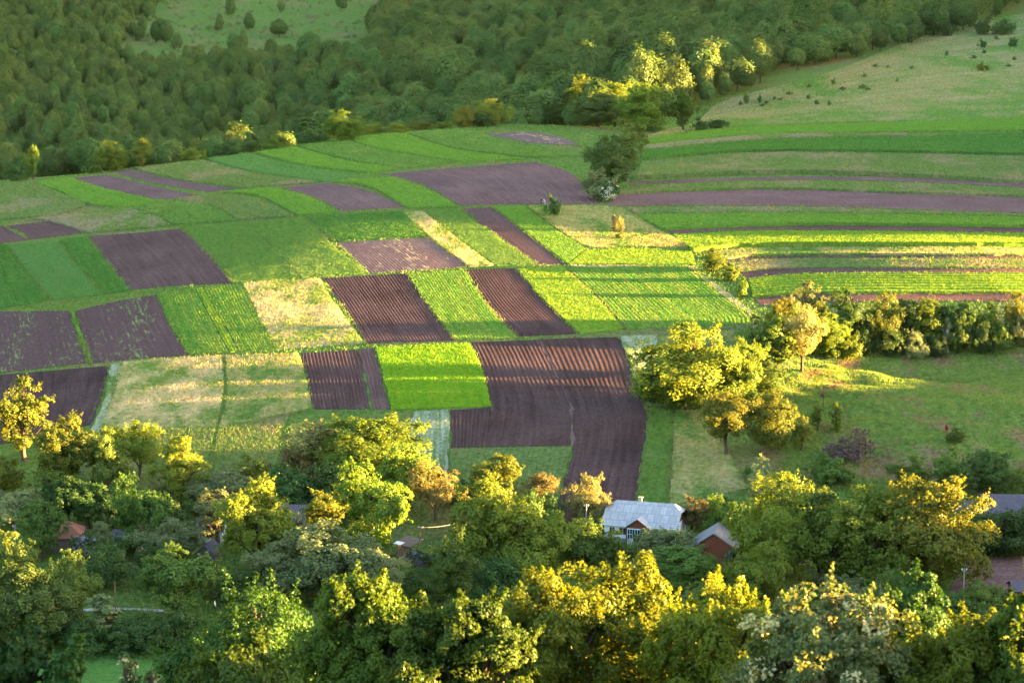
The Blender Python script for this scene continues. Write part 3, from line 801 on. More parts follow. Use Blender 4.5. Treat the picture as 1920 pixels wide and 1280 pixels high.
T, B, S = 'broadleaf_tree', 'bush', 'sapling'

# --- trees of the valley, left
plant(T, 'oval', 45, 862, 100, 140, 'gold', 'tall golden open-crowned tree at the left edge before the ploughed plot', k=0)
plant(T, 'round', 128, 922, 104, 128, 'yellow', 'tree with golden top and dark green foot right of the tall golden tree')
plant(B, 'bush', 8, 918, 62, 56, 'gold', 'golden bush cut by the left edge below the tall golden tree', 'bush')
plant(T, 'oval', 205, 930, 74, 116, 'green', 'olive tree below the foot of the white flower strip')
plant(T, 'spread', 262, 902, 98, 100, 'yellow', 'golden spreading tree with forked stems before the straw meadow')
plant(T, 'oval', 342, 955, 86, 122, 'lime', 'yellow tree with ragged top on the meadow left of the centre')
plant(B, 'twig', 300, 940, 46, 44, 'pale', 'pale half-bare bush beside the ragged yellow tree', 'bush')
plant(T, 'oval', 472, 935, 62, 74, 'yellow', 'small pointed golden tree in front of the dark meadow line')
plant(B, 'willow', 425, 960, 120, 72, 'willow', 'grey-green willow bush left of the round yellow tree', 'bush')
plant(T, 'airy', 588, 905, 96, 104, 'pale', 'straw-coloured loose tree at the left end of the golden clump')
plant(T, 'hedge', 555, 905, 100, 60, 'orange', 'russet low thicket under the straw-coloured tree', 'bush')
plant(T, 'dome', 702, 905, 168, 112, 'yellow', 'broad golden crown topping the clump before the white flower rows', k=1)
plant(T, 'round', 752, 962, 104, 118, 'yellow', 'golden tree with dark hollow to the right of the broad golden crown')
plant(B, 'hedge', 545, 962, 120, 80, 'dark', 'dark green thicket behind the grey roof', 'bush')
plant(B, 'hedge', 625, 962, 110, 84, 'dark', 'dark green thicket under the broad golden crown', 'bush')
plant(T, 'round', 688, 1040, 138, 158, 'yellow', 'large bright yellow-green tree left of the leaning wooden pole', k=2)
plant(T, 'oval', 603, 1012, 76, 86, 'gold', 'olive-gold tree right of the grey roof')
plant(T, 'spread', 818, 975, 92, 102, 'orange', 'russet fruit tree with visible crooked branches')
plant(T, 'round', 930, 945, 100, 84, 'yellow', 'golden round tree in front of the striped grass plot')
plant(B, 'bush', 878, 935, 44, 34, 'dark', 'small dark bush left of the golden round tree', 'bush')
plant(T, 'oval', 1012, 955, 70, 62, 'orange', 'rusty brown tree beside the lower end of the ploughed strip')
plant(B, 'hedge', 1010, 1000, 80, 72, 'green', 'green bush in front of the rusty brown tree', 'bush')
plant(T, 'dome', 912, 1070, 122, 156, 'lime', 'bright yellow-green tree hiding the pink-walled house')
plant(T, 'dome', 985, 1085, 150, 138, 'lime', 'broad bright tree right of the pink-walled house')
plant(T, 'dome', 1100, 990, 80, 88, 'pale', 'pale golden round tree beside the concrete pole')
plant(T, 'round', 482, 1070, 124, 154, 'lime', 'round yellow tree standing before the long grey roof')
plant(T, 'round', 252, 1040, 112, 136, 'green', 'large green tree right of the red roof')
plant(T, 'round', 76, 1052, 90, 100, 'green', 'green tree left of the red roof')
plant(T, 'willow', 318, 1058, 104, 78, 'willow', 'grey-green willow below the large green tree')
plant(T, 'airy', 408, 1020, 80, 92, 'willow', 'grey-green tree with leaning bare stem')
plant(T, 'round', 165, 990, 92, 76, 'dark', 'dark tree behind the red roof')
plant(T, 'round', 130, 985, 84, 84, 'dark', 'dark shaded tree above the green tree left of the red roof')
plant(B, 'hedge', 40, 985, 110, 60, 'willow', 'dull green thicket at the left edge above the pole', 'bush')
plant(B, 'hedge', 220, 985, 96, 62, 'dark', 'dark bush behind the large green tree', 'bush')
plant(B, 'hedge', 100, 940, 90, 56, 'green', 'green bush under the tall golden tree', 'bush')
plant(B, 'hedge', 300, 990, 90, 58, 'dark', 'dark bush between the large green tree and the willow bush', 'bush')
plant(B, 'hedge', 385, 962, 90, 44, 'green', 'mid-green bush below the ragged yellow tree', 'bush')
plant(T, 'round', 335, 1158, 128, 118, 'green', 'round green tree with gilded top beside the lane')
plant(T, 'willow', 40, 1215, 140, 140, 'dark', 'large dark willow in the lower left corner before the lane')
plant(T, 'willow', 95, 1210, 120, 120, 'dark', 'dark willow leaning toward the lane')
plant(T, 'dome', 22, 1120, 96, 110, 'green', 'green tree behind the grey pole at the left edge')
plant(T, 'dome', 128, 1170, 96, 120, 'green', 'green tree with pale upright tips left of the lane')
plant(T, 'column', 190, 1212, 58, 88, 'willow', 'slim pale green tree standing by the lane')
plant(B, 'hedge', 265, 1215, 120, 52, 'dark', 'low dark hedge along the lawn in the lower left', 'bush')
plant(B, 'hedge', 150, 1220, 110, 52, 'dark', 'low dark hedge below the slim pale tree', 'bush')
plant(B, 'hedge', 330, 1218, 90, 66, 'dark', 'dark bush right of the low hedge on the lawn', 'bush')
plant(T, 'willow', 610, 1120, 166, 126, 'willow', 'broad pale willow in the middle of the valley', k=0)
plant(T, 'willow', 535, 1120, 110, 104, 'willow', 'dull willow left of the broad pale willow')
plant(T, 'willow', 706, 1138, 88, 98, 'willow', 'grey-green willow below the woodshed')
plant(T, 'oval', 860, 1150, 82, 140, 'green', 'upright green tree below the plank pile')
plant(B, 'hedge', 935, 1130, 110, 76, 'dark', 'dark bush between the upright green tree and the front maple', 'bush')
plant(B, 'hedge', 790, 1124, 90, 46, 'green', 'green bush under the wooden pole', 'bush')
plant(B, 'hedge', 450, 1130, 110, 56, 'dark', 'dark hedge behind the lane', 'bush')
plant(B, 'hedge', 200, 1100, 110, 72, 'dark', 'dark hedge above the lane beside the brown pole', 'bush')
plant(B, 'hedge', 290, 1080, 100, 60, 'dark', 'dark hedge under the willow by the red-roofed house', 'bush')
plant(B, 'hedge', 540, 1060, 100, 60, 'dark', 'dark hedge below the grey roof', 'bush')
plant(B, 'hedge', 460, 1200, 120, 60, 'dark', 'dark bush beyond the lawn by the front maples', 'bush')
plant(B, 'flowering', 790, 1062, 44, 30, 'dark', 'dark lilac bush at the foot of the leaning pole', 'bush')
plant(B, 'flowering', 165, 1052, 54, 50, 'dark', 'lilac bush in flower by the red-roofed house', 'bush')
# --- around the white house
plant(B, 'hedge', 1090, 1046, 120, 64, 'green', 'green bush below the concrete pole', 'bush')
plant(B, 'hedge', 1150, 1050, 90, 48, 'green', 'green bush in front of the white house', 'bush')
plant(B, 'hedge', 1252, 1046, 108, 50, 'willow', 'grey-olive bush hiding the right part of the white house', 'bush')
plant(B, 'bush', 1203, 1030, 34, 36, 'green', 'bright green shrub by the porch of the white house', 'bush')
plant(T, 'dome', 1334, 995, 56, 62, 'lime', 'bright yellow round tree right of the white house')
plant(T, 'oval', 1297, 1000, 48, 64, 'orange', 'orange-olive tree touching the gable of the white house')
plant(T, 'dome', 1280, 1104, 116, 70, 'green', 'olive round tree in front of the brown gabled shed')
plant(T, 'round', 1436, 1148, 116, 116, 'lime', 'rounded yellow-green tree below the brown gabled shed')
plant(B, 'twig', 1335, 1104, 64, 62, 'orange', 'brown twiggy bush before the brown gabled shed', 'bush')
plant(B, 'flowering', 1378, 1072, 40, 36, 'dark', 'lilac bush in flower at the corner of the brown gabled shed', 'bush')
plant(T, 'dome', 1470, 1080, 160, 172, 'lime', 'large golden tree behind the brown gabled shed', k=0)
plant(T, 'airy', 1424, 965, 54, 66, 'pale', 'pale spiky shrub behind the large golden tree')
plant(T, 'round', 1535, 1085, 110, 150, 'green', 'dark green tree between two golden trees right of the shed')
plant(T, 'dome', 1622, 1108, 156, 172, 'yellow', 'golden broad tree in the middle of the right-hand trees', k=2)
plant(T, 'dome', 1750, 1108, 170, 190, 'gold', 'golden open tree at the right before the ploughed garden', k=1)
plant(B, 'twig', 1512, 1112, 50, 54, 'gold', 'dry golden shrub right of the rounded tree', 'bush')
plant(B, 'hedge', 1580, 1130, 130, 50, 'willow', 'grey-green shrubs under the golden broad tree', 'bush')
plant(B, 'hedge', 1860, 1040, 140, 74, 'dark', 'dark hedge below the long slate roof', 'bush')
plant(B, 'hedge', 1920, 1040, 90, 78, 'dark', 'dark hedge at the right edge below the slate roof', 'bush')
plant(B, 'hedge', 1845, 1135, 90, 42, 'green', 'green bush at the lower edge of the ploughed garden', 'bush')
plant(B, 'hedge', 1770, 1180, 130, 60, 'dark', 'dark bush below the grey pole on the right', 'bush')
plant(B, 'hedge', 1390, 1020, 110, 70, 'green', 'green bush right of the bright yellow round tree', 'bush')
plant(B, 'hedge', 1330, 1160, 110, 60, 'green', 'green bush below the olive round tree', 'bush')
plant(B, 'hedge', 1500, 1180, 130, 66, 'green', 'green bush below the rounded yellow-green tree', 'bush')
plant(B, 'hedge', 1650, 1180, 130, 66, 'willow', 'grey bush below the golden broad tree', 'bush')
plant(T, 'oval', 1712, 935, 76, 74, 'green', 'fresh green tree left of the slate roof')
plant(T, 'oval', 1785, 935, 62, 84, 'green', 'upright fresh green tree above the slate roof')
plant(T, 'dome', 1850, 930, 84, 78, 'dark', 'darker round tree behind the slate roof')
plant(B, 'hedge', 1915, 935, 60, 50, 'green', 'green bush at the right edge behind the slate roof', 'bush')
plant(B, 'bush', 1430, 925, 62, 60, 'willow', 'grey bush on the slope above the golden trees', 'bush')
plant(B, 'bush', 1550, 905, 80, 50, 'green', 'low green bush under the dusky thicket', 'bush')
plant(B, 'twig', 1602, 868, 66, 62, 'dusk', 'dusky purple bare thicket on the pasture', 'bush', k=0)
plant(B, 'twig', 1570, 870, 60, 36, 'dusk', 'low dusky thicket left of the purple one', 'bush', k=1)
plant(B, 'bush', 1790, 830, 34, 28, 'green', 'small green bush beside the brown horse', 'bush')
# --- hedgerow down from the terraces
plant(T, 'dome', 1285, 765, 180, 150, 'yellow', 'huge golden tree standing beside the broad ploughed strip', k=0)
plant(T, 'round', 1372, 765, 96, 108, 'lime', 'bright yellow tree on the right flank of the huge golden tree')
plant(B, 'hedge', 1218, 755, 60, 62, 'dark', 'dark green bush under the left of the huge golden tree', 'bush')
plant(B, 'hedge', 1258, 765, 70, 62, 'yellow', 'golden bush at the foot of the huge golden tree', 'bush')
plant(T, 'spread', 1362, 852, 116, 112, 'gold', 'golden leaning tree with dark forked trunk at the meadow corner', k=0)
plant(T, 'dome', 1447, 846, 84, 104, 'gold', 'golden bushy tree right of the leaning one')
plant(T, 'oval', 1504, 845, 46, 62, 'gold', 'small golden tree right of the bushy one')
plant(S, 'column', 1533, 808, 28, 48, 'yellow', 'slim yellow sapling on the pasture, the left of two')
plant(S, 'column', 1568, 812, 30, 54, 'lime', 'slim yellow sapling on the pasture, the right of two')
plant(T, 'spread', 1502, 698, 74, 104, 'pale', 'ochre tree with a clear dark trunk on the spur')
plant(T, 'oval', 1425, 700, 62, 92, 'green', 'green-gold tree right behind the huge golden tree')
plant(T, 'column', 1456, 705, 44, 96, 'lime', 'bright ragged tree left of the ochre tree')
plant(T, 'oval', 1508, 640, 70, 96, 'pale', 'pale feathery tree at the end of the last ploughed terrace')
plant(T, 'dome', 1470, 650, 56, 76, 'gold', 'golden tree left of the pale feathery tree')
plant(T, 'dome', 1532, 645, 52, 74, 'yellow', 'olive-gold tree right of the pale feathery tree')
plant(T, 'dome', 1556, 672, 58, 70, 'lime', 'yellow bushy tree on the spur right of the ochre tree')
plant(T, 'round', 1396, 728, 70, 88, 'yellow', 'golden tree closing the gap right behind the huge golden tree')
plant(T, 'dome', 1440, 742, 62, 60, 'green', 'shaded green tree at the foot of the bright ragged tree')
plant(T, 'dome', 1485, 668, 66, 80, 'yellow', 'olive tree standing behind the ochre tree')
plant(B, 'bush', 1412, 775, 56, 44, 'green', 'shaded bush between the huge golden tree and the bushy golden one', 'bush')
plant(B, 'bush', 1588, 674, 40, 42, 'yellow', 'small yellow bush at the top of the spur', 'bush')
plant(S, 'column', 1598, 655, 18, 42, 'gold', 'narrow golden sapling before the dark belt')
for u, v, w_, h_, m_, l_ in [(1585, 650, 70, 92, 'green', 'olive tree first in the belt under the terraces'), (1655, 652, 78, 104, 'gold', 'tall tree with golden head in the belt under the terraces'),
                           (1738, 648, 80, 90, 'yellow', 'gold-topped tree in the middle of the belt'), (1805, 648, 64, 84, 'green', 'green tree in the belt right of the gold-topped one'),
                           (1852, 648, 52, 84, 'yellow', 'slim gold-tipped tree toward the right end of the belt'), (1908, 645, 54, 98, 'gold', 'golden-topped tree at the right end of the belt'),
                           (1696, 640, 70, 80, 'dark', 'dark tree filling the belt behind'), (1772, 640, 60, 70, 'dark', 'dark tree in the belt left of the green one')]:
    plant(T, 'dome', u, v, w_, h_, m_, l_)
for u, v, w_, h_, m_, l_ in [(1622, 664, 56, 64, 'green', 'green bush at the left foot of the belt'), (1668, 668, 60, 56, 'dark', 'dark bush at the foot of the belt'), (1716, 668, 60, 50, 'willow', 'greyish bush at the foot of the belt'),
                           (1752, 668, 50, 44, 'dark', 'dark low bush beside the greyish one'), (1796, 662, 54, 66, 'green', 'bright leafy bush behind the white birch stems'), (1840, 664, 60, 60, 'dark', 'dark bush right of the birch stems'),
                           (1880, 655, 56, 52, 'green', 'grey-green bush near the right end of the belt'), (1920, 650, 60, 68, 'willow', 'pale bush at the right end of the belt')]:
    plant(B, 'hedge', u, v, w_, h_, m_, l_, 'bush')
plant('birch', 'column', 1776, 660, 26, 66, 'willow', 'thin birch with white stem at the edge of the pasture', bark=BIRCH)
plant(B, 'dome', 1335, 508, 54, 44, 'yellow', 'rounded golden bush beside the grassy track, topmost of three', 'bush')
plant(B, 'bush', 1366, 526, 46, 34, 'yellow', 'golden bush in the middle of three beside the grassy track', 'bush')
plant(B, 'bush', 1394, 556, 26, 36, 'yellow', 'small golden bush, lowest of three beside the grassy track', 'bush')
# --- on the fields
plant(T, 'willow', 1144, 352, 104, 98, 'dark', 'big dark round tree on the edge of the ploughed field', k=0)
plant(T, 'oval', 1172, 340, 74, 118, 'green', 'taller tree right behind the big dark round tree')
plant(B, 'bush', 1128, 374, 76, 58, 'willow', 'grey-green bush in front of the big dark round tree', 'bush')
plant(B, 'flowering', 1138, 378, 46, 38, 'dark', 'hawthorn in white blossom at the foot of the big dark tree', 'bush')
plant(B, 'bush', 1038, 404, 34, 40, 'forest', 'lone dark bush near the two people', 'bush')
plant('conifer', 'column', 1151, 436, 12, 34, 'orange', 'small dead reddish conifer on the rough grass')
plant(B, 'twig', 1163, 436, 26, 32, 'orange', 'orange dry shrub beside the dead conifer', 'bush')
plant(B, 'bush', 1161, 448, 18, 14, 'yellow', 'tiny dark-gold bush under the dead conifer', 'bush')
# --- along the brow
plant(T, 'oval', 266, 308, 44, 56, 'gold', 'golden rounded tree on the brow left of the grass strips')
plant(B, 'dome', 212, 320, 66, 56, 'yellow', 'bush with golden top left of the golden rounded tree', 'bush')
plant(B, 'bush', 176, 322, 40, 30, 'green', 'green bush left of the gold-topped one', 'bush')
plant(T, 'oval', 62, 334, 34, 64, 'yellow', 'olive tree with pale top at the left end of the brow')
plant(B, 'hedge', 30, 336, 60, 36, 'dark', 'dark bush at the left end of the brow', 'bush')
plant(T, 'dome', 643, 266, 76, 58, 'yellow', 'round golden-topped tree at the top of the grass strips')
plant(B, 'bush', 366, 300, 50, 28, 'yellow', 'bush with yellow tip on the brow above the grass strips', 'bush')
for u, v, w_, h_, m_, l_ in [(430, 290, 60, 26, 'dark', 'low dark bush on the brow left of centre'), (470, 286, 50, 40, 'forest', 'pointed green bush on the brow'), (520, 280, 60, 26, 'yellow', 'low bush with golden tips on the brow'),
                           (585, 270, 60, 26, 'dark', 'low dark bush left of the golden-topped tree'), (700, 252, 56, 20, 'gold', 'first low golden bush of the hedge along the crest'), (745, 248, 56, 17, 'gold', 'second low golden bush of the hedge along the crest'),
                           (790, 244, 56, 16, 'gold', 'third low golden bush of the hedge along the crest'), (828, 242, 40, 14, 'yellow', 'last low bush of the hedge along the crest'), (870, 240, 60, 42, 'gold', 'golden shrub at the left end of the grove'),
                           (925, 236, 70, 50, 'gold', 'golden shrub second in the grove'), (900, 238, 50, 26, 'dark', 'dark shrub between the golden ones of the grove')]:
    plant(B, 'hedge', u, v, w_, h_, m_, l_, 'bush')
for u, v, w_, h_, l_ in [(990, 234, 96, 76, 'olive tree at the left of the gold-topped grove'), (1042, 234, 104, 86, 'gold-topped olive tree of the grove, left of its middle'), (1095, 236, 104, 94, 'tallest gold-topped tree of the grove'),
                       (1152, 240, 108, 84, 'gold-topped tree right of the grove middle'), (1208, 246, 106, 88, 'last broad tree of the grove with a golden head'), (1120, 240, 110, 66, 'dull tree filling the grove')]:
    plant(T, 'dome', u, v, w_, h_, 'yellow' if 'dull' not in l_ else 'forest', l_)
plant(T, 'oval', 1280, 246, 56, 76, 'yellow', 'upright gold-topped tree right of the grove')
plant(B, 'bush', 1312, 246, 36, 26, 'forest', 'green bush at the foot of the upright tree', 'bush')
plant(B, 'hedge', 1345, 242, 50, 18, 'dark', 'low dark bush on the edge of the dry pasture', 'bush')
plant(B, 'hedge', 1212, 248, 60, 16, 'dark', 'low dark hedge below the grove', 'bush')
for u, v, w_, h_, m_, l_ in [(1778, 68, 38, 34, 'forest', 'dark bush near the top right, left of the pair'), (1845, 66, 44, 34, 'forest', 'dark bush near the top right, left of the pair of wide bushes'),
                           (1880, 66, 48, 30, 'forest', 'wide dark bush at the top right'), (1840, 134, 20, 18, 'gold', 'small sunlit yellow bush on the dry pasture'), (1851, 133, 10, 12, 'gold', 'tiny yellow bush beside the sunlit one'),
                           (1400, 195, 12, 22, 'yellow', 'slender yellow-green bush on the pasture edge'), (1424, 194, 10, 18, 'forest', 'slender dark bush on the pasture edge'), (1842, 90, 18, 16, 'dark', 'small dark bush under the wide bushes'),
                           (1901, 88, 22, 18, 'dark', 'small dark bush under the top right bushes')]:
    plant(B, 'bush', u, v, w_, h_, m_, l_, 'bush', y=None)

rngp = np.random.default_rng(8)
for k_ in range(26):
    uu = rngp.uniform(1380, 1915); vv = np.interp(uu, [1340, 1560, 1740, 1920], [205, 150, 85, 45]) + rngp.uniform(4, 95) * (uu - 1250) / 600
    if vv > 214: continue
    plant(B, 'bush', uu, vv, rngp.uniform(7, 15), rngp.uniform(6, 13), 'forest', 'tiny dark bush dotted on the dry upper pasture', 'bush', group='tiny bushes dotted over the dry upper pasture')
# undergrowth added to close garden gaps and darken ground where shade falls
rngb = np.random.default_rng(31)
KEEP = [(1100, 925, 1285, 1012), (1296, 975, 1395, 1042), (1790, 925, 1930, 975), (800, 985, 838, 1062), (755, 1000, 800, 1050), (140, 1085, 265, 1155), (1810, 1040, 1930, 1110), (1480, 1005, 1506, 1045), (100, 970, 160, 1012), (395, 940, 590, 985), (368, 1015, 412, 1052)]
nb = 0
while nb < 110:
    y = rngb.uniform(303, 378); x = rngb.uniform(-.235, .235) * y
    z = float(H(x, y)); hh_, ww_ = rngb.uniform(1.6, 3.6), rngb.uniform(3.5, 6.5)
    u0, v0, _d = project((x, y, z)); u1, v1, _d = project((x, y, z + hh_)); s_ = pxscale(y); hw_ = ww_ * s_ / 2
    if any(u0 + hw_ > a and u0 - hw_ < c and v0 > b and v1 < d for a, b, c, d in KEEP) or v0 > 1212 and u0 < 360: continue
    if occupied(x, y): continue
    nb += 1
    i = nb % 3; tm, cm, h, w_ = PROTO['hedge'][i]
    root = bpy.data.objects.new('bush', None); COL.objects.link(root); root.location = (x, y, z - .1); root.rotation_euler = (0, 0, rngb.random() * 6.28)
    root.scale = (ww_ / w_, ww_ / w_, hh_ / h)
    root['label'] = 'low dark bush added to fill a gap between the village trees'; root['category'] = 'bush'; root['group'] = 'undergrowth bushes between the village trees'
    obj('trunk', tm, root); c = obj('crown', cm, root); c.material_slots[0].link = 'OBJECT'; c.material_slots[0].material = LM[['dark', 'green', 'dark', 'willow', 'forest'][nb % 5]]
# ------------------------------------------------------------------ forest beyond the brow
FAR = []
def far_crown(seed, n=3000, leaf=.52):
    """a closed rounded crown 8 m wide and 12 m high: leaf faces on a knobbly dome"""
    r_ = np.random.default_rng(seed)
    d = unit(r_.normal(0, 1, (n, 3))); d[:, 2] = np.where(d[:, 2] < -.88, -d[:, 2], d[:, 2])
    k = unit(r_.normal(0, 1, (26, 3)) + [0, 0, .3]); c = d @ k.T
    knob = np.max(np.clip((c - .80) / .20, 0, 1) ** .6 * r_.uniform(.10, .30, 26), 1)
    low = 1 + .20 * np.sin(d[:, 0] * 2.3 + seed) * np.cos(d[:, 1] * 2.1 + seed * 2)
    R3 = np.array([3.3, 3.3, [5.0, 4.4, 5.6, 4.7][seed % 4]])
    P = d * R3 * (low * (.78 + knob) * np.where(r_.random(n) < .10, r_.uniform(1.03, 1.2, n), r_.uniform(.88, 1.03, n)))[:, None] + [0, 0, 6.0]
    best = k[c.argmax(1)]
    return leaves_at(P, unit(d * .55 + unit(d - best * .72) * .8 + [0, 0, .15]), leaf, r_, droop=.3, jitter=.32)
for i in range(8):
    V, F = far_crown(200 + i)
    tt = np.linspace(0, 1, 4)
    tv, tf = tube_mesh([(np.stack([tt * 0, tt * 0, -1 + tt * 8], -1), .22 - .12 * tt)], 5)
    FAR.append((V, F, tv, tf))
def far_mesh(i):
    V, F, tv, tf = FAR[i]
    return mesh('forest_tree', np.vstack([V, tv]), [F, tf + len(V)], [LM['forest'], BARK], mi=np.r_[np.zeros(len(F), int), np.ones(len(tf), int)])
FARM = [far_mesh(i) for i in range(8)]
def forest_mass():
    m, n, out = new_mat('forest_mass')
    tc = N(n, 'ShaderNodeTexCoord').outputs['Object']
    uv = N(n, 'ShaderNodeUVMap', uv_map='rows').outputs[0]
    wn = N(n, 'ShaderNodeTexWhiteNoise', noise_dimensions='2D'); n.links.new(uv, wn.inputs['Vector'])
    a = mixc(n, ramp(n, noise(n, tc, .03, 2, .5), .35, .65), (.035, .070, .017), (.078, .116, .040))
    c = mixc(n, wn.outputs['Value'], a, (.106, .140, .038))
    c = mixc(n, ramp(n, noise(n, tc, .6, 2, .6), .3, .7), mixc(n, 1.0, c, (.8, .8, .8), 'MULTIPLY'), c)
    out_surface(n, out, c, .28)
    return m
def forest_spots():
    rng = np.random.default_rng(5)
    by = lambda x: np.interp(x, [-300, -160, -100, -44, -17, 20, 60, 78, 160, 234, 300], [650, 668, 705, 768, 800, 822, 826, 850, 962, 1062, 1150])
    pts = []
    for sp, gx, gy in [(a, gx, gy) for a in (7.2, 10.0) for gx in np.arange(-420, 400, a) for gy in np.arange(640, 1560, a)]:
        if 1:
            x = gx + rng.uniform(-.42, .42) * sp; y = gy + rng.uniform(-.42, .42) * sp
            if ((x < -70 - (y - 760) * .08) != (sp < 8)): continue
            if abs(x) > .27 * y + 25: continue
            if y < by(x) + (26 if x < 0 else 5): continue
            if -195 + 16 * vnoise(x, y, 30) < x < -68 + 16 * vnoise(x + 90, y, 30) and 1120 + 20 * vnoise(x, y + 50, 30) < y < 1370 and vnoise(x, y, 12) > -.72: continue    # clearing
            if vnoise(x + 300, y, 20) < -.70: continue                                         # small gaps
            pts.append((x, y))
    pts = np.array(pts)
    gi = np.where((rng.random(len(pts)) < .07) & (pts[:, 0] > -95 - (pts[:, 1] - 760) * .08))[0]      # old wide trees crowd out their neighbours
    keep = np.ones(len(pts), bool); gm = np.ones(len(pts))
    for g in gi:
        if keep[g]:
            d2 = ((pts - pts[g]) ** 2).sum(1); keep &= ~((d2 < 95) & (d2 > 0)); gm[g] = rng.uniform(1.4, 1.75)
    global GIANT
    GIANT = gm[keep]; pts = pts[keep]
    pts = np.c_[pts, H(pts[:, 0], pts[:, 1])]
    return pts
FP = forest_spots()
rng = np.random.default_rng(77)
edge = np.interp(FP[:, 0], [-300, -160, -100, -44, -17, 20, 60, 78, 160, 234, 300], [650, 668, 705, 768, 800, 822, 826, 850, 962, 1062, 1150])
dist = FP[:, 1] - edge
big = 1 + .28 * np.exp(-((FP[:, 0] - 40) / 45) ** 2 - ((FP[:, 1] - 855) / 45) ** 2)
tall = (rng.uniform(.66, 1.22, len(FP)) + .26 * vnoise(FP[:, 0], FP[:, 1], 34)) * big * np.where(dist < 10, .85, 1.0)
tall = tall * (1 + (GIANT - 1) * .45)
tall = tall * np.where(FP[:, 0] < -70 - (FP[:, 1] - 760) * .08, .86, 1.16)
hh = 12.5 * tall
uu_, vv_, dd_ = project(FP + np.c_[np.zeros((len(FP), 2)), hh])
inview = (uu_ > -30) & (uu_ < 1950) & (vv_ > -20)
# hidden behind the tree tops in front?  keep the 300 that show largest: near rows and tall heads
order = np.argsort(dd_)
horizon = np.full(260, 2000.0); show = np.zeros(len(FP))
for k in order:
    c = int(np.clip(uu_[k] / 8, 0, 259)); s = pxscale(dd_[k]); r = max(1, int(4.2 * tall[k] * s / 8))
    lo, hi = max(0, c - r), min(260, c + r + 1)
    vis = np.clip(horizon[lo:hi] - vv_[k], 0, 40).sum() * 8
    show[k] = vis if inview[k] else 0
    horizon[lo:hi] = np.minimum(horizon[lo:hi], vv_[k] + np.abs(np.arange(lo, hi) - c) * 8 * .55)
rank = np.argsort(-show)
single = set(rank[:290].tolist())
VV, FF, TU, off = [], [], [], 0
nr = 0
for k in range(len(FP)):
    x, y, z = FP[k]; a = rng.random() * math.tau; i = int(rng.integers(8)); sw = rng.uniform(.75, 1.3) * (tall[k] if GIANT[k] == 1 else 1.55) * (1 if FP[k, 0] < -70 - (FP[k, 1] - 760) * .08 else 1.25)
    if k in single:
        o = obj('forest_tree', FARM[i], None, (x, y, z - .2), (0, 0, a), category='tree', group='trees of the far forest',
                label='dark green broadleaf tree among the dense forest beyond the fields')
        o.scale = (sw, sw, tall[k])
    else:
        V, F, tv, tf = FAR[i]
        if show[k] <= 0 or not inview[k]:
            sel = slice(0, None, 3)              # never in sight from here: a thinner crown
        else: sel = slice(0, None)
        c, s = math.cos(a) * sw, math.sin(a) * sw
        Q = V.reshape(-1, 4, 3)[sel].reshape(-1, 3)
        Vr = np.stack([Q[:, 0] * c - Q[:, 1] * s + x, Q[:, 0] * s + Q[:, 1] * c + y, Q[:, 2] * tall[k] + z - .2], -1)
        VV.append(Vr); FF.append(np.arange(len(Vr)).reshape(-1, 4) + off); off += len(Vr); TU.append(np.full((len(Vr), 2), rng.random()))
print('forest', len(FP), 'faces', off // 4)
obj('forest', mesh('forest', np.vstack(VV), FF, [forest_mass()], np.vstack(TU)), kind='stuff', category='forest', label='dense dark green forest filling the hillside beyond the brow')
# scrub in the clearing and on the far slopes
VV, FF, off = [], [], 0
for k in range(520):
    y = rng.uniform(1110, 1390); x = rng.uniform(-205, -60)
    V, F, tv, tf = FAR[k % 8]; s0 = rng.uniform(.12, .30)
    Q = V.reshape(-1, 4, 3)[::4].reshape(-1, 3) * np.array([s0 * 1.3, s0 * 1.3, s0]); Q = (Q.reshape(-1, 4, 3) - Q.reshape(-1, 4, 3).mean(1, keepdims=True)) * 1.6 + Q.reshape(-1, 4, 3).mean(1, keepdims=True)
    Q = Q.reshape(-1, 3) + [x, y, float(H(x, y)) - .5]
    VV.append(Q); FF.append(np.arange(len(Q)).reshape(-1, 4) + off); off += len(Q)
obj('shrubbery', mesh('shrubbery', np.vstack(VV), FF, [LM['willow']]), kind='stuff', category='scrub', label='low grey-green scrub on the far clearing above the forest')
# ------------------------------------------------------------------ big trees in front, on the near slope
def front_tree(name, u, vtop, wpx, y, leafm, label, seed, kind='dome', nleaf=60000, leaf=.155, lobes=30, clumps=18, mats=None, blossom=0, top=0.0, cat='tree', base=.46):
    d = ray(u, vtop); x = d[0] / d[1] * y; zt = CAMZ + d[2] / d[1] * y
    zb = float(H(x, y)); h = zt - zb + .15; wd = wpx / pxscale(y / math.cos(math.radians(15)))
    tr, (V, F, mi) = build_tree(seed, kind, nleaf, leaf, lobes, clumps, height=h, width=wd, base=base, limbs=22, blossom=blossom, sides=8, core_on=False, sprays=110)
    root = bpy.data.objects.new(name, None); COL.objects.link(root); root.location = (x, y, zb)
    root['label'] = label; root['category'] = cat
    obj('trunk', mesh('trunk', *tr, [BARK], smooth=True), root)
    obj('crown', mesh('crown', V, F, [LM[leafm], LM['cream']], mi=mi), root)
    return root
LM['maple_shaded'] = leaf_mat('shaded_maple_leaf', (.017, .046, .007), (.030, .066, .009), .30, .0)  # shade on the front maples put into a darker leaf colour
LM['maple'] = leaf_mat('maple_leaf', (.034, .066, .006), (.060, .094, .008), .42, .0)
LM['maple_sunlit'] = leaf_mat('sunlit_maple_leaf', (.098, .134, .009), (.140, .165, .011), .5, .0)  # glow of the low sun put into a warmer, brighter leaf colour
LM['locust'] = leaf_mat('locust_leaf', (.070, .105, .035), (.110, .130, .040), .4, .0)
front_tree('maple_tree', 40, 1192, 190, 68, 'maple_shaded', 'dark maple in the lower left corner of the front row', 301, nleaf=45000, lobes=26, clumps=15)
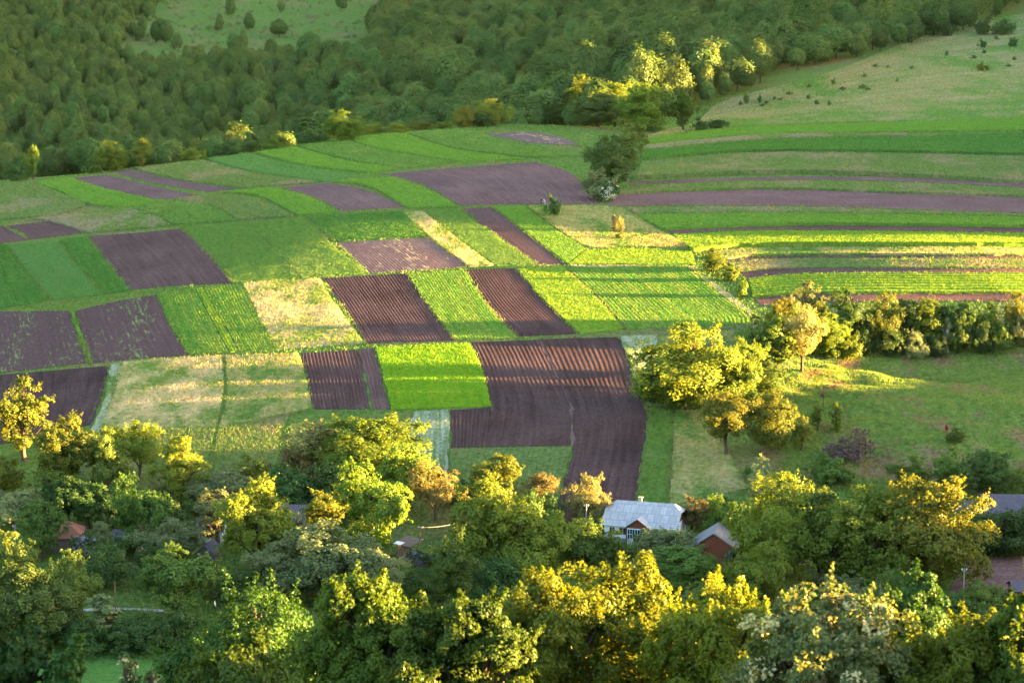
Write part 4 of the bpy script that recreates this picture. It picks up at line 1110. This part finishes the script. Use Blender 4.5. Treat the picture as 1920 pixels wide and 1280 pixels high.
front_tree('maple_tree', 140, 1202, 130, 67, 'maple_shaded', 'small dark maple right of the lower left one in the front row', 302, nleaf=24000, lobes=16, clumps=18, kind='oval')
front_tree('maple_tree', 490, 1112, 420, 111, 'maple_shaded', 'large dark maple left of the centre in the front row', 303, kind='dome', clumps=15)
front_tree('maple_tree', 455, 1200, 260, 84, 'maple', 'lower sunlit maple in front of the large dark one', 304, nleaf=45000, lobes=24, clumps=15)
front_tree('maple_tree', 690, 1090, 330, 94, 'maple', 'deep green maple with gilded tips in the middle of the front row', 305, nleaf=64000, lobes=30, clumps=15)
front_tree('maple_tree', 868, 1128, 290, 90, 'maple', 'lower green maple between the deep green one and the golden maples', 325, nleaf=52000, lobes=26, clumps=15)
front_tree('maple_tree', 1015, 1092, 310, 97, 'maple_sunlit', 'first golden maple of three, on the left shoulder of the golden mass', 306, nleaf=56000, lobes=28, clumps=15)
front_tree('maple_tree', 1168, 1062, 380, 101, 'maple_sunlit', 'tallest golden maple below the white house', 326, nleaf=70000, lobes=34, clumps=15)
front_tree('maple_tree', 1345, 1108, 330, 95, 'maple_sunlit', 'golden maple on the right shoulder beside the cream-blossomed locust', 317, kind='round', nleaf=56000, lobes=30, clumps=15)
front_tree('locust_tree', 1545, 1124, 330, 84, 'locust', 'loose locust tree with cream blossom in the front row', 308, kind='oval', nleaf=30000, lobes=24, clumps=11, leaf=.17, blossom=.33)
front_tree('maple_tree', 1725, 1086, 250, 92, 'maple_shaded', 'dark maple with bright head between locust and golden bush', 309, nleaf=54000, lobes=24, clumps=15)
front_tree('maple_tree', 1790, 1160, 330, 84, 'maple_sunlit', 'golden leafy maple in the lower right of the front row', 310, nleaf=57000, lobes=26, clumps=15)
front_tree('maple_tree', 1925, 1130, 200, 82, 'maple', 'green-gold maple cut by the right edge in the front row', 311, nleaf=39000, lobes=20, clumps=15)
front_tree('sapling', 233, 1234, 60, 104, 'locust', 'thin sapling with cream tips standing before the lawn', 312, kind='column', nleaf=700, lobes=6, clumps=8, leaf=.14, blossom=.6, cat='sapling', base=.75)
front_tree('sapling', 284, 1262, 40, 104, 'locust', 'smaller sapling right of the thin cream-tipped one', 313, kind='column', nleaf=500, lobes=5, clumps=8, leaf=.13, blossom=.5, cat='sapling', base=.8)

# ------------------------------------------------------------------ buildings
def plain_mat(name, col, var=.25, scale=1.5, rough=.9):
    m, n, out = new_mat(name)
    tc = N(n, 'ShaderNodeTexCoord').outputs['Object']
    f = noise(n, tc, scale, 4, .7); f2 = noise(n, tc, scale * 6, 3, .6)
    a = N(n, 'ShaderNodeMath', operation='ADD'); n.links.new(f, a.inputs[0]); n.links.new(f2, a.inputs[1])
    c = mixc(n, ramp(n, a.outputs[0], .75, 1.25), tuple(k * (1 - var) for k in col), tuple(min(1, k * (1 + var * .6)) for k in col))
    out_surface(n, out, c)
    return m
def sheet_mat(name, col, line, bw, bh, mortar=.02):
    """roofing sheets: a brick pattern in metres on the 'rows' UV"""
    m, n, out = new_mat(name)
    uv = N(n, 'ShaderNodeUVMap', uv_map='rows').outputs[0]
    b = N(n, 'ShaderNodeTexBrick'); n.links.new(uv, b.inputs['Vector'])
    b.inputs['Scale'].default_value = 1; b.inputs['Brick Width'].default_value = bw; b.inputs['Row Height'].default_value = bh
    b.inputs['Mortar Size'].default_value = mortar; b.inputs['Bias'].default_value = 0
    b.inputs['Color1'].default_value = (*[k * .88 for k in col], 1); b.inputs['Color2'].default_value = (*[min(1, k * 1.1) for k in col], 1); b.inputs['Mortar'].default_value = (*line, 1)
    f = noise(n, uv, 1.1, 4, .7)
    c = mixc(n, ramp(n, f, .35, .75), b.outputs['Color'], tuple(k * .72 for k in col))
    out_surface(n, out, c)
    return m
def board_mat(name, col, dark, wd=.16):
    m, n, out = new_mat(name)
    tc = N(n, 'ShaderNodeTexCoord').outputs['Object']
    wv = N(n, 'ShaderNodeTexWave', wave_type='BANDS', bands_direction='X'); wv.inputs['Scale'].default_value = .5 / wd; wv.inputs['Distortion'].default_value = .3
    n.links.new(tc, wv.inputs['Vector'])
    f = noise(n, mapped(n, tc, (6, 6, .8)), 1.2, 4, .7)
    c = mixc(n, ramp(n, wv.outputs['Fac'], .0, .14), dark, col)
    c = mixc(n, ramp(n, f, .3, .7), c, tuple(k * .7 for k in col))
    out_surface(n, out, c)
    return m
WHITE = plain_mat('whitewash', (.66, .68, .70), .10)
WHITEP = plain_mat('white_paint', (.75, .76, .78), .06)
SHEET = sheet_mat('grey_roof_sheet', (.275, .275, .31), (.11, .11, .13), 1.15, 1.7, .035)
SLATE = sheet_mat('slate_roof_sheet', (.070, .064, .085), (.035, .03, .045), 1.1, 1.4, .03)
DARKR = sheet_mat('dark_tile_roof', (.085, .075, .095), (.04, .035, .045), .6, .35, .03)
RED = sheet_mat('red_tile_roof', (.20, .085, .065), (.10, .04, .035), .4, .35, .03)
ROOFP = plain_mat('pale_blue_roof', (.40, .43, .52), .12)
TURQ = plain_mat('turquoise_roof', (.36, .52, .52), .10)
BROWN = board_mat('brown_boards', (.17, .060, .035), (.05, .02, .015))
MAROON = board_mat('maroon_boards', (.14, .040, .040), (.05, .02, .02))
GREYW = board_mat('grey_boards', (.14, .115, .11), (.05, .04, .04), .2)
WOODP = plain_mat('old_wood', (.22, .15, .10), .3, 3)
GLASS = plain_mat('dark_glass', (.02, .025, .035), .1)
BRICK = plain_mat('pale_brick', (.42, .30, .22), .2, 3)
PINKW = plain_mat('pink_plaster', (.50, .36, .36), .12)
BLUEP = plain_mat('pale_blue_paint', (.42, .58, .66), .08)
CONC = plain_mat('concrete', (.20, .195, .20), .2, 2)
METAL = plain_mat('pale_sheet_metal', (.6, .62, .66), .1)

class PB:
    """collects boxes and polygons into one mesh"""
    def __init__(s): s.V, s.F, s.U = [], [], []
    def poly(s, pts, uv=None):
        k = len(s.V); s.V += [tuple(p) for p in pts]; s.F.append(list(range(k, k + len(pts))))
        s.U += list(uv) if uv is not None else [(p[0], p[2]) for p in pts]
    def box(s, a, b):
        (x0, y0, z0), (x1, y1, z1) = a, b
        c = [(x0, y0, z0), (x1, y0, z0), (x1, y1, z0), (x0, y1, z0), (x0, y0, z1), (x1, y0, z1), (x1, y1, z1), (x0, y1, z1)]
        for f in ((0, 3, 2, 1), (4, 5, 6, 7), (0, 1, 5, 4), (1, 2, 6, 5), (2, 3, 7, 6), (3, 0, 4, 7)): s.poly([c[i] for i in f])
    def slab(s, pts, th):
        """a flat polygon with thickness th downward along its normal; UV in metres (along first edge, up slope)"""
        P = np.array(pts, float); n = np.cross(P[1] - P[0], P[2] - P[0]); n /= np.linalg.norm(n)
        if n[2] < 0: n = -n; 
        e = P[1] - P[0]; e /= np.linalg.norm(e); f = np.cross(n, e)
        uv = [((p - P[0]) @ e + 50, (p - P[0]) @ f + 50) for p in P]
        Q = P - n * th
        s.poly(P, uv); s.poly(Q[::-1], uv[::-1])
        k = len(P)
        for i in range(k):
            j = (i + 1) % k; s.poly([P[i], Q[i], Q[j], P[j]], [uv[i], uv[i], uv[j], uv[j]])
    def build(s, name, mat, parent=None):
        me = bpy.data.meshes.new(name); me.from_pydata(s.V, [], s.F)
        l = me.uv_layers.new(name='rows')
        for p in me.polygons:
            for li in p.loop_indices: l.data[li].uv = s.U[me.loops[li].vertex_index]
        me.materials.append(mat); me.update()
        return obj(name, me, parent)

def root_at(name, u, v, label, cat, rz=0, y=None, dz=0.0, y0=250, group=None):
    if y is None: p = ground(u, v, y0=y0)[0]
    else:
        d = ray(u, v); x = d[0] / d[1] * y; p = np.array([x, y, float(H(x, y))])
    r = bpy.data.objects.new(name, None); COL.objects.link(r)
    r.location = (p[0], p[1], p[2] + dz); r.rotation_euler = (0, 0, math.radians(rz))
    r['label'] = label; r['category'] = cat
    if group: r['group'] = group
    return r

def window(parent, x0, z0, x1, z1, y, bars=2, frame=None, name='window'):
    f = PB(); t = .06
    f.box((x0 - t, y - .05, z0 - t), (x1 + t, y, z0)); f.box((x0 - t, y - .05, z1), (x1 + t, y, z1 + t))
    f.box((x0 - t, y - .05, z0), (x0, y, z1)); f.box((x1, y - .05, z0), (x1 + t, y, z1))
    for i in range(1, bars):
        xx = x0 + (x1 - x0) * i / bars; f.box((xx - .03, y - .045, z0), (xx + .03, y - .004, z1))
    w_ = f.build(name, frame or WHITEP, parent)
    g = PB(); g.box((x0, y - .03, z0), (x1, y - .012, z1)); g.build('pane', GLASS, w_)
    return w_

def gable_house(root, L, D, hw, hr, wall, roof, gablem=None, over=.35, hip=.0, roofth=.10):
    """ridge along local x; front is -y. hip = share of the gable height cut by a half hip"""
    x, y = L / 2, D / 2
    b = PB(); b.box((-x, -y, -1.2), (x, y, hw)); b.build('wall', wall, root)
    for sx in (-1, 1):
        g = PB(); zc = hw + (hr - hw) * (1 - hip); yc = y * hip
        pts = [(sx * x, -y, hw), (sx * x, y, hw), (sx * x, yc, zc), (sx * x, -yc, zc)] if hip else [(sx * x, -y, hw), (sx * x, y, hw), (sx * x, 0, hr)]
        inn = [(p[0] - sx * .12, p[1], p[2]) for p in pts]
        g.poly(pts); g.poly(inn[::-1])
        for i in range(len(pts)):
            j = (i + 1) % len(pts); g.poly([pts[i], inn[i], inn[j], pts[j]])
        g.build('gable', gablem or wall, root)
    sl = (hr - hw) / y; ye = y + over; ze = hw - sl * over; xe = x + over; r = PB(); up = .08
    hx = D / 2 * hip * .9
    for sy in (-1, 1):
        if hip:
            zc = hw + (hr - hw) * (1 - hip); yc = y * hip
            pts = [(-xe, sy * ye, ze + up), (xe, sy * ye, ze + up), (xe, sy * yc, zc + up), (xe - hx, 0, hr + up), (-xe + hx, 0, hr + up), (-xe, sy * yc, zc + up)]
        else: pts = [(-xe, sy * ye, ze + up), (xe, sy * ye, ze + up), (xe, 0, hr + up), (-xe, 0, hr + up)]
        r.slab(pts, roofth)
    if hip:
        for sx in (-1, 1):
            r.slab([(sx * xe, -yc, zc + up), (sx * xe, yc, zc + up), (sx * (xe - hx), 0, hr + up)], roofth)
    return r.build('roof', roof, root)

# the white house
wh = root_at('white_house', 1210, 1004, 'white house with pale grey sheet roof and brown porch gable', 'house', rz=-17)
rf = gable_house(wh, 11.2, 7.6, 2.75, 5.35, WHITE, SHEET, BROWN, over=.45, hip=.42)
c = PB(); c.box((-1.2, .15, 5.0), (-.65, .65, 5.95)); c.box((-1.26, .09, 5.95), (-.59, .71, 6.05)); c.build('chimney', BRICK, rf)
fb = PB(); fb.box((-6.05, -4.36, 2.36), (6.05, -4.28, 2.5)); fb.build('gutter', METAL, rf)
fb = PB(); fb.box((-5.63, -3.84, -1.1), (5.63, -3.80, .35)); fb.build('plinth', CONC, wh)
window(wh, -3.2, .95, -2.1, 2.0, -3.8); window(wh, 2.3, .95, 3.4, 2.0, -3.8); window(wh, -4.75, .95, -3.95, 2.0, -3.8)
po = PB(); po.box((-1.6, -5.2, -1.0), (1.6, -3.82, .75)); pw = po.build('porch', WHITE, wh)
gz = PB()
for i in range(9):
    xx = -1.6 + i * .4; gz.box((xx - .03, -5.2, .75), (xx + .03, -5.14, 2.2))
gz.box((-1.6, -5.2, 2.2), (1.6, -5.1, 2.38)); gz.box((-1.6, -5.2, 1.4), (1.6, -5.145, 1.46)); gz.build('porch_window', BLUEP, wh)
pg = PB(); pg.box((-1.55, -5.12, .75), (1.55, -5.09, 2.2)); pg.build('pane', GLASS, wh)
gg = PB(); gg.poly([(-1.95, -5.18, 2.38), (1.95, -5.18, 2.38), (0, -5.18, 3.75)]); gg.poly([(-1.95, -5.06, 2.38), (0, -5.06, 3.75), (1.95, -5.06, 2.38)]); gg.build('porch_gable', BROWN, wh)
for sx in (-1, 1):
    p_ = PB(); p_.box((sx * 1.75 - .09, -5.2, -1.0), (sx * 1.75 + .09, -5.02, 2.4)); p_.build('post', BROWN, wh)
pr = PB()
for sx in (-1, 1): pr.slab([(sx * 2.25, -5.5, 2.36), (sx * 2.25, -2.9, 2.36), (0, -2.0, 3.95), (0, -5.5, 3.95)], .08)
pr.build('porch_roof', SHEET, wh)
# brown gabled shed, gable toward us
sh = root_at('wooden_shed', 1342, 1040, 'brown wooden shed with grey half-hipped roof right of the white house', 'shed', rz=79)
gable_house(sh, 6.5, 6.6, 2.0, 4.2, BROWN, sheet_mat('shadowed_roof_sheet', (.15, .145, .155), (.06, .06, .07), 1.1, 1.6, .03), BROWN, over=.35, hip=.06)  # shadows on the shed roof put into a darker sheet colour
d_ = PB(); d_.box((-3.33, -.4, 2.4), (-3.27, .4, 3.3)); d_.build('hatch', BROWN, sh)
# slate-roofed barn, right
bn = root_at('barn', 1870, 972, 'long barn with a low dark slate roof at the right edge', 'barn', rz=-2)
gable_house(bn, 13.5, 6.0, 1.7, 2.8, GREYW, SLATE, over=.4)
bn2 = root_at('barn', 1893, 957, 'second dark slate roof showing just behind the long barn', 'barn', rz=-2)
gable_house(bn2, 9.0, 5.0, 1.7, 2.6, GREYW, SLATE, over=.4)
# red-roofed house, left
rh = root_at('red_roofed_house', 112, 1024, 'house with a red tiled roof among the trees at the left', 'house', rz=8)
b = PB(); b.box((-3.4, -3.2, -1), (3.4, 3.2, 2.2)); b.build('wall', GREYW, rh)
r_ = PB()
e = 3.9; k = 3.7; r_.slab([(-e, -k, 2.1), (e, -k, 2.1), (.8, 0, 4.3), (-.8, 0, 4.3)], .1); r_.slab([(e, k, 2.1), (-e, k, 2.1), (-.8, 0, 4.3), (.8, 0, 4.3)], .1)
r_.slab([(e, -k, 2.1), (e, k, 2.1), (.8, 0, 4.3)], .1); r_.slab([(-e, k, 2.1), (-e, -k, 2.1), (-.8, 0, 4.3)], .1); r_.build('roof', RED, rh)
# long grey roof behind the round yellow tree
gb = root_at('barn', 495, 992, 'long barn with dark tiled roof half hidden by the round yellow tree', 'barn', rz=-1)
gable_house(gb, 13.0, 6.0, 2.1, 4.0, GREYW, DARKR, over=.4)
gs = root_at('wooden_shed', 392, 1052, 'small grey board shed with a steep gable left of the round yellow tree', 'shed', rz=80)
gable_house(gs, 4, 3.0, 1.7, 2.9, GREYW, DARKR, over=.3)
ws = root_at('white_house', 246, 1030, 'small white cottage glimpsed under the large green tree', 'house', rz=5)
gable_house(ws, 5, 4, 2.0, 3.2, WHITE, DARKR, over=.3); window(ws, -.6, .8, .3, 1.6, -2.0)
ws2 = root_at('white_house', 398, 1010, 'white-walled cottage behind the leaning grey-green tree', 'house', rz=-5)
gable_house(ws2, 4, 4, 2.1, 3.4, WHITE, DARKR, over=.3); window(ws2, -.5, .8, .4, 1.6, -2.0)
pk = root_at('pink_house', 905, 1012, 'pink-walled house hidden behind bright yellow-green trees', 'house', rz=-6)
gable_house(pk, 6.4, 5, 2.4, 4.3, PINKW, RED, over=.35); window(pk, -2.2, .8, -1.2, 1.9, -2.5); window(pk, .4, .8, 1.4, 1.9, -2.5)
bl = root_at('white_house', 1488, 1052, 'white cottage glimpsed through the trunks of the golden trees', 'house', rz=4)
gable_house(bl, 4.5, 4, 2.4, 3.4, WHITE, ROOFP, over=.3); window(bl, -.5, .9, .4, 1.7, -2.0)
ms = root_at('wooden_shed', 1925, 1128, 'maroon board shed at the right edge beside the ploughed garden', 'shed', rz=0)
gable_house(ms, 4.5, 4, 2.2, 3.1, MAROON, DARKR, over=.3)
tq = root_at('summer_kitchen', 1925, 1158, 'low building with pale turquoise roof at the right edge', 'shed', rz=10, y=305)
gable_house(tq, 4.5, 3.6, 1.7, 2.5, WHITE, TURQ, over=.3)
pb = root_at('outbuilding', 1815, 1192, 'outbuilding with flat pale blue roof behind the right front maples', 'shed', rz=6, y=298)
gable_house(pb, 4.6, 4.2, 1.6, 2.3, WHITE, ROOFP, over=.25)
# woodshed
wd = root_at('woodshed', 766, 1044, 'leaning open woodshed of grey planks by the wooden pole', 'shed', rz=-35)
b = PB()
for i in range(6): b.box((-1.3, -1.2 + i * .4, -.5), (-1.2, -.84 + i * .4, 2.3 + .1 * (i % 3)))
b.build('wall', GREYW, wd)
for (xx, yy, hh_) in ((1.1, -1.1, 2.1), (1.2, 1.1, 2.4), (-.1, -1.15, 2.2)):
    b = PB(); b.box((xx - .07, yy - .07, -.5), (xx + .07, yy + .07, hh_)); b.build('post', WOODP, wd)
b = PB()
for i in range(5):
    x0 = -.9 + i * .42; b.poly([(x0, -1.25, -.2), (x0 + .3, -1.3, -.2), (x0 + .5, -.9, 1.9), (x0 + .2, -.86, 1.9)]); b.poly([(x0 + .02, -1.2, -.2), (x0 + .22, -.81, 1.9), (x0 + .52, -.85, 1.9), (x0 + .32, -1.25, -.2)])
b.build('leaning_board', WOODP, wd)
b = PB(); b.slab([(-1.7, -1.6, 2.25), (1.6, -1.6, 2.15), (1.6, 1.6, 2.75), (-1.7, 1.6, 2.85)], .08); r_ = b.build('roof', GREYW, wd)
b = PB(); b.slab([(-1.6, -1.7, 2.29), (-.2, -1.7, 2.25), (-.2, -.7, 2.45), (-1.6, -.7, 2.48)], .04); b.build('metal_sheet', METAL, r_)
pp = root_at('plank_pile', 868, 1062, 'pile of dark planks lying on the grass by the woodshed', 'planks', rz=15)
b = PB()
for i in range(9):
    o_ = (i * 37 % 10) * .05; zz = .02 + (i // 3) * .15; yy = -.6 + (i % 3) * .42 + o_
    b.box((-1.6 + o_, yy, zz), (1.5 + o_ * 2, yy + .34, zz + .12))
b.build('planks', plain_mat('dark_plank', (.07, .045, .045), .3, 3), pp)
be = root_at('garden_bench', 862, 1010, 'low wooden bench on the grass under the trees', 'bench', rz=4)
b = PB(); b.box((-.9, -.2, .42), (.9, .2, .48)); b.build('seat', WOODP, be)
for sx in (-.7, .7):
    b = PB(); b.box((sx - .05, -.18, 0), (sx + .05, .18, .42)); b.build('leg', WOODP, be)
# poles
def pole(u, v, h, mat, label, lean=0., arm=True, r=.12, y=None, name='utility_pole'):
    p = root_at(name, u, v, label, 'pole', y=y)
    t = np.linspace(0, 1, 6)
    tv, tf = tube_mesh([(np.stack([lean * t * h, t * 0, -.4 + t * (h + .4)], -1), r * (1 - .35 * t))], 8)
    obj('shaft', mesh('shaft', tv, tf, [mat], smooth=True), p)
    if arm:
        b = PB(); x0 = lean * h; b.box((x0 - .38, -.05, h - .45), (x0 + .38, .05, h - .35)); a_ = b.build('crossarm', mat, p)
        for sx in (-.33, 0.33):
            tv, tf = tube_mesh([(np.array([[x0 + sx, 0, h - .35], [x0 + sx, 0, h - .26], [x0 + sx, 0, h - .14], [x0 + sx, 0, h - .1]]), np.array([.02, .06, .05, .01]))], 8)
            obj('insulator', mesh('insulator', tv, tf, [WHITEP], smooth=True), a_)
    return p
wp = pole(783, 1052, 5.6, WOODP, 'leaning wooden pole with a crossarm beside the woodshed', lean=.10)
cp_ = pole(1099, 1010, 5.6, CONC, 'grey concrete pole with crossarm left of the white house')
pole(31, 1060, 6.4, CONC, 'grey pole at the left edge above the dark willows')
pole(217, 1152, 4.9, WOODP, 'brown wooden pole beside the lane', arm=False)
pole(1806, 1130, 5.2, CONC, 'pale grey pole before the ploughed garden')
pole(1917, 1075, 2.6, WOODP, 'brown post at the right edge of the ploughed garden', arm=False)
def wire(a, b, sag, label):
    t = np.linspace(0, 1, 24)[:, None]; P = np.array(a) * (1 - t) + np.array(b) * t; P[:, 2] -= (sag * 4 * t * (1 - t))[:, 0]
    tv, tf = tube_mesh([(P, np.full(24, .018))], 5)
    obj('overhead_wire', mesh('overhead_wire', tv, tf, [CONC], smooth=True), label=label, category='wire', group='overhead wires of the village')
q = np.array(wp.location) + [.56, 0, 5.2]; q2 = np.array(cp_.location) + [0, 0, 5.2]
for k_ in (-.5, .5):
    wire(q + [k_, 0, .1], np.array(pk.location) + [-2.5, k_, 3.2], .35, 'thin overhead wire from the wooden pole toward the pink house')
    wire(q + [k_, 0, .1], np.array(wd.location) + [k_, .5, 2.7], .1, 'thin overhead wire from the wooden pole down to the woodshed')
bp = bpy.data.objects
# ------------------------------------------------------------------ people and the horse: one skinned body each
def skinned(name, nodes, edges, mats, paint, parent=None, levels=1):
    me = bpy.data.meshes.new(name); me.from_pydata([n_[0] for n_ in nodes], edges, [])
    o = bpy.data.objects.new(name, me); COL.objects.link(o)
    o.modifiers.new('s', 'SKIN'); ss = o.modifiers.new('d', 'SUBSURF'); ss.levels = levels; ss.render_levels = levels
    for i, n_ in enumerate(nodes):
        sv = me.skin_vertices[0].data[i]; r = n_[1]; sv.radius = r if isinstance(r, tuple) else (r, r); sv.use_root = (i == 0)
    dg = bpy.context.evaluated_depsgraph_get(); ev = o.evaluated_get(dg)
    m2 = bpy.data.meshes.new_from_object(ev); o.modifiers.clear(); o.data = m2
    m2.materials.clear()
    for m in mats: m2.materials.append(m)
    for p in m2.polygons: p.material_index = paint(p.center); p.use_smooth = True
    return o
SKIN_ = plain_mat('skin', (.42, .26, .19), .05)
def person(u, v, label, shirt, trousers, hair, bend=0., y0=250, face=0, y=None):
    nodes = [((0, 0, .95), (.15, .11)), ((0, -.02, 1.15), (.13, .10)), ((0, -bend * .35, 1.40 - bend * .12), (.17, .11)), ((0, -bend * .5, 1.52 - bend * .2), .06), ((0, -bend * .58, 1.62 - bend * .25), (.085, .10)), ((0, -bend * .6, 1.72 - bend * .28), (.06, .07))]
    edges = [(0, 1), (1, 2), (2, 3), (3, 4), (4, 5)]
    def add(p, r, frm):
        nodes.append((p, r)); edges.append((frm, len(nodes) - 1)); return len(nodes) - 1
    for s in (-1, 1):
        k = add((s * .09, 0, .88), .095, 0); k = add((s * .11, -.03 * (s + 1), .50), .065, k); k = add((s * .11, .04 * s, .09), .045, k); add((s * .12, -.16 + .04 * s, .04), .04, k)
        k = add((s * .21, -bend * .36, 1.38 - bend * .12), .06, 2); k = add((s * .26, -.04 - bend * .4, 1.10 - bend * .15), .048, k); k = add((s * .25, -.14 - bend * .45, .86 - bend * .1), .034, k)
        h_ = add((s * .25, -.16 - bend * .46, .80 - bend * .1), .034, k)
        for f, (dx, ln) in enumerate(((-.025, .07), (-.009, .085), (.008, .08), (.024, .065))): add((s * .25 + dx, -.18 - bend * .46, .80 - bend * .1 - ln), .009, h_)
        add((s * .25 - s * .04, -.19 - bend * .46, .78 - bend * .1), .01, h_)
    zt = 1.50 - bend * .2
    def paint(c):
        if c.z < .93 and abs(c.x) < .20: return 1
        if c.z > 1.66 - bend * .27: return 3
        if c.z > zt or (abs(c.x) > .2 and c.z < .90): return 2
        return 0
    o = skinned('person', nodes, edges, [shirt, trousers, SKIN_, hair], paint)
    p = ground(u, v, y0=y0)[0] if y is None else None
    if y is not None:
        d = ray(u, v); p = np.array([d[0] / d[1] * y, y, 0]); p[2] = H(p[0], p[1])
    o.location = (p[0], p[1], p[2] + .02); o.rotation_euler = (0, 0, math.radians(face))
    o['label'] = label; o['category'] = 'person'
    return o
C_ = lambda n_, c: plain_mat(n_, c, .1)
DARKH = C_('dark_hair', (.03, .02, .015))
person(1015, 384, 'person in dark clothes standing at the edge of the ploughed field', C_('dark_jacket', (.035, .03, .04)), C_('dark_trousers', (.03, .03, .04)), DARKH, 0, face=40)
person(1022, 385, 'person in grey clothes stooping beside the dark-clothed one', C_('grey_shirt', (.30, .27, .30)), C_('grey_trousers', (.22, .22, .26)), C_('scarf', (.35, .25, .28)), .8, face=-60)
person(403, 1146, 'person in white top and dark trousers walking by the lane', C_('white_shirt', (.75, .75, .78)), C_('black_trousers', (.03, .03, .04)), DARKH, 0, face=90)
def horse(u, v):
    n_ = [((0, .55, 1.22), (.27, .30)), ((0, .1, 1.18), (.27, .32)), ((0, -.4, 1.2), (.25, .32)), ((0, -.72, 1.25), (.19, .26)),
          ((0, -1.02, 1.10), (.12, .18)), ((0, -1.28, .80), (.09, .13)), ((0, -1.42, .62), (.09, .11)), ((0, -1.55, .38), (.06, .07)), ((0, -1.60, .26), (.055, .05)),
          ((0, .80, 1.25), (.15, .18)), ((0, .92, 1.0), (.05, .05)), ((0, .95, .55), (.07, .05))]
    e_ = [(0, 1), (1, 2), (2, 3), (3, 4), (4, 5), (5, 6), (6, 7), (7, 8), (0, 9), (9, 10), (10, 11)]
    def add(p, r, f): n_.append((p, r)); e_.append((f, len(n_) - 1)); return len(n_) - 1
    for s in (-1, 1):
        k = add((s * .17, .58, .92), (.13, .17), 0); k = add((s * .17, .50, .70), (.085, .10), k); k = add((s * .16, .74, .50), .055, k); k = add((s * .16, .70, .14), .035, k); add((s * .16, .66, .04), .055, k)
        k = add((s * .16, -.58, .88), (.10, .13), 2); k = add((s * .15, -.60, .52), .055, k); k = add((s * .15, -.58, .14), .035, k); add((s * .15, -.62, .04), .055, k)
        add((s * .07, -1.36, .80), .025, 6)
    coat = plain_mat('brown_coat', (.13, .038, .026), .15); dark = plain_mat('dark_mane', (.03, .015, .012), .1)
    o = skinned('horse', n_, e_, [coat, dark], lambda c: 1 if c.z < .12 or (c.y > .87) or (c.y < -.8 and c.z > 1.2) else 0)
    p = ground(u, v, y0=250)[0]; o.location = (p[0], p[1], p[2] + .02); o.rotation_euler = (0, 0, math.radians(168)); o['label'] = 'brown horse seen from behind grazing on the green pasture'; o['category'] = 'horse'
horse(1775, 811)
# a bare young tree on the pasture
rng = np.random.default_rng(50)
paths = [(np.array([[0, 0, -.2], [.05, 0, 1.2], [.0, .05, 2.2]]), np.array([.10, .08, .06]))]
for i in range(16):
    a = rng.random() * 6.28; l = rng.uniform(.8, 1.7); s0 = np.array([0, .03, rng.uniform(1.5, 2.2)])
    e0 = s0 + np.array([math.cos(a) * l * .8, math.sin(a) * l * .8, l * .9]); m0 = (s0 + e0) / 2 + [0, 0, -.12]
    paths.append((np.stack([s0, m0, e0]), np.array([.045, .03, .012])))
    for j in range(3):
        a2 = a + rng.normal(0, .8); e2 = m0 + np.array([math.cos(a2), math.sin(a2), 1.0]) * rng.uniform(.4, .8); paths.append((np.stack([m0, (m0 + e2) / 2, e2]), np.array([.02, .014, .006])))
bt = root_at('bare_tree', 1543, 762, 'small leafless tree alone on the green pasture', 'tree')
obj('trunk', mesh('trunk', *tube_mesh(paths[:1], 8), [BARK], smooth=True), bt); obj('branches', mesh('branches', *tube_mesh(paths[1:], 5), [BARK], smooth=True), bt)

# ------------------------------------------------------------------ evening haze: one even, closed body of air
def haze_box(density, colour):
    m = bpy.data.materials.new('haze'); m.use_nodes = True; n = m.node_tree; n.nodes.clear()
    out = n.nodes.new('ShaderNodeOutputMaterial'); v = n.nodes.new('ShaderNodeVolumePrincipled')
    v.inputs['Color'].default_value = (*colour, 1); v.inputs['Density'].default_value = density; v.inputs['Anisotropy'].default_value = .2
    n.links.new(v.outputs[0], out.inputs['Volume'])
    b = PB(); zlo = float(GZ.min()) - 1; zhi = float(max(GZ.max(), 140)) + 3
    b.box((-920, -320, zlo), (1120, 2520, zhi))
    o = b.build('haze', m); o['kind'] = 'stuff'; o['label'] = 'thin bluish evening haze over the whole valley'; o['category'] = 'haze'
    return o
haze_box(.0000018, (.45, .70, 1.0))
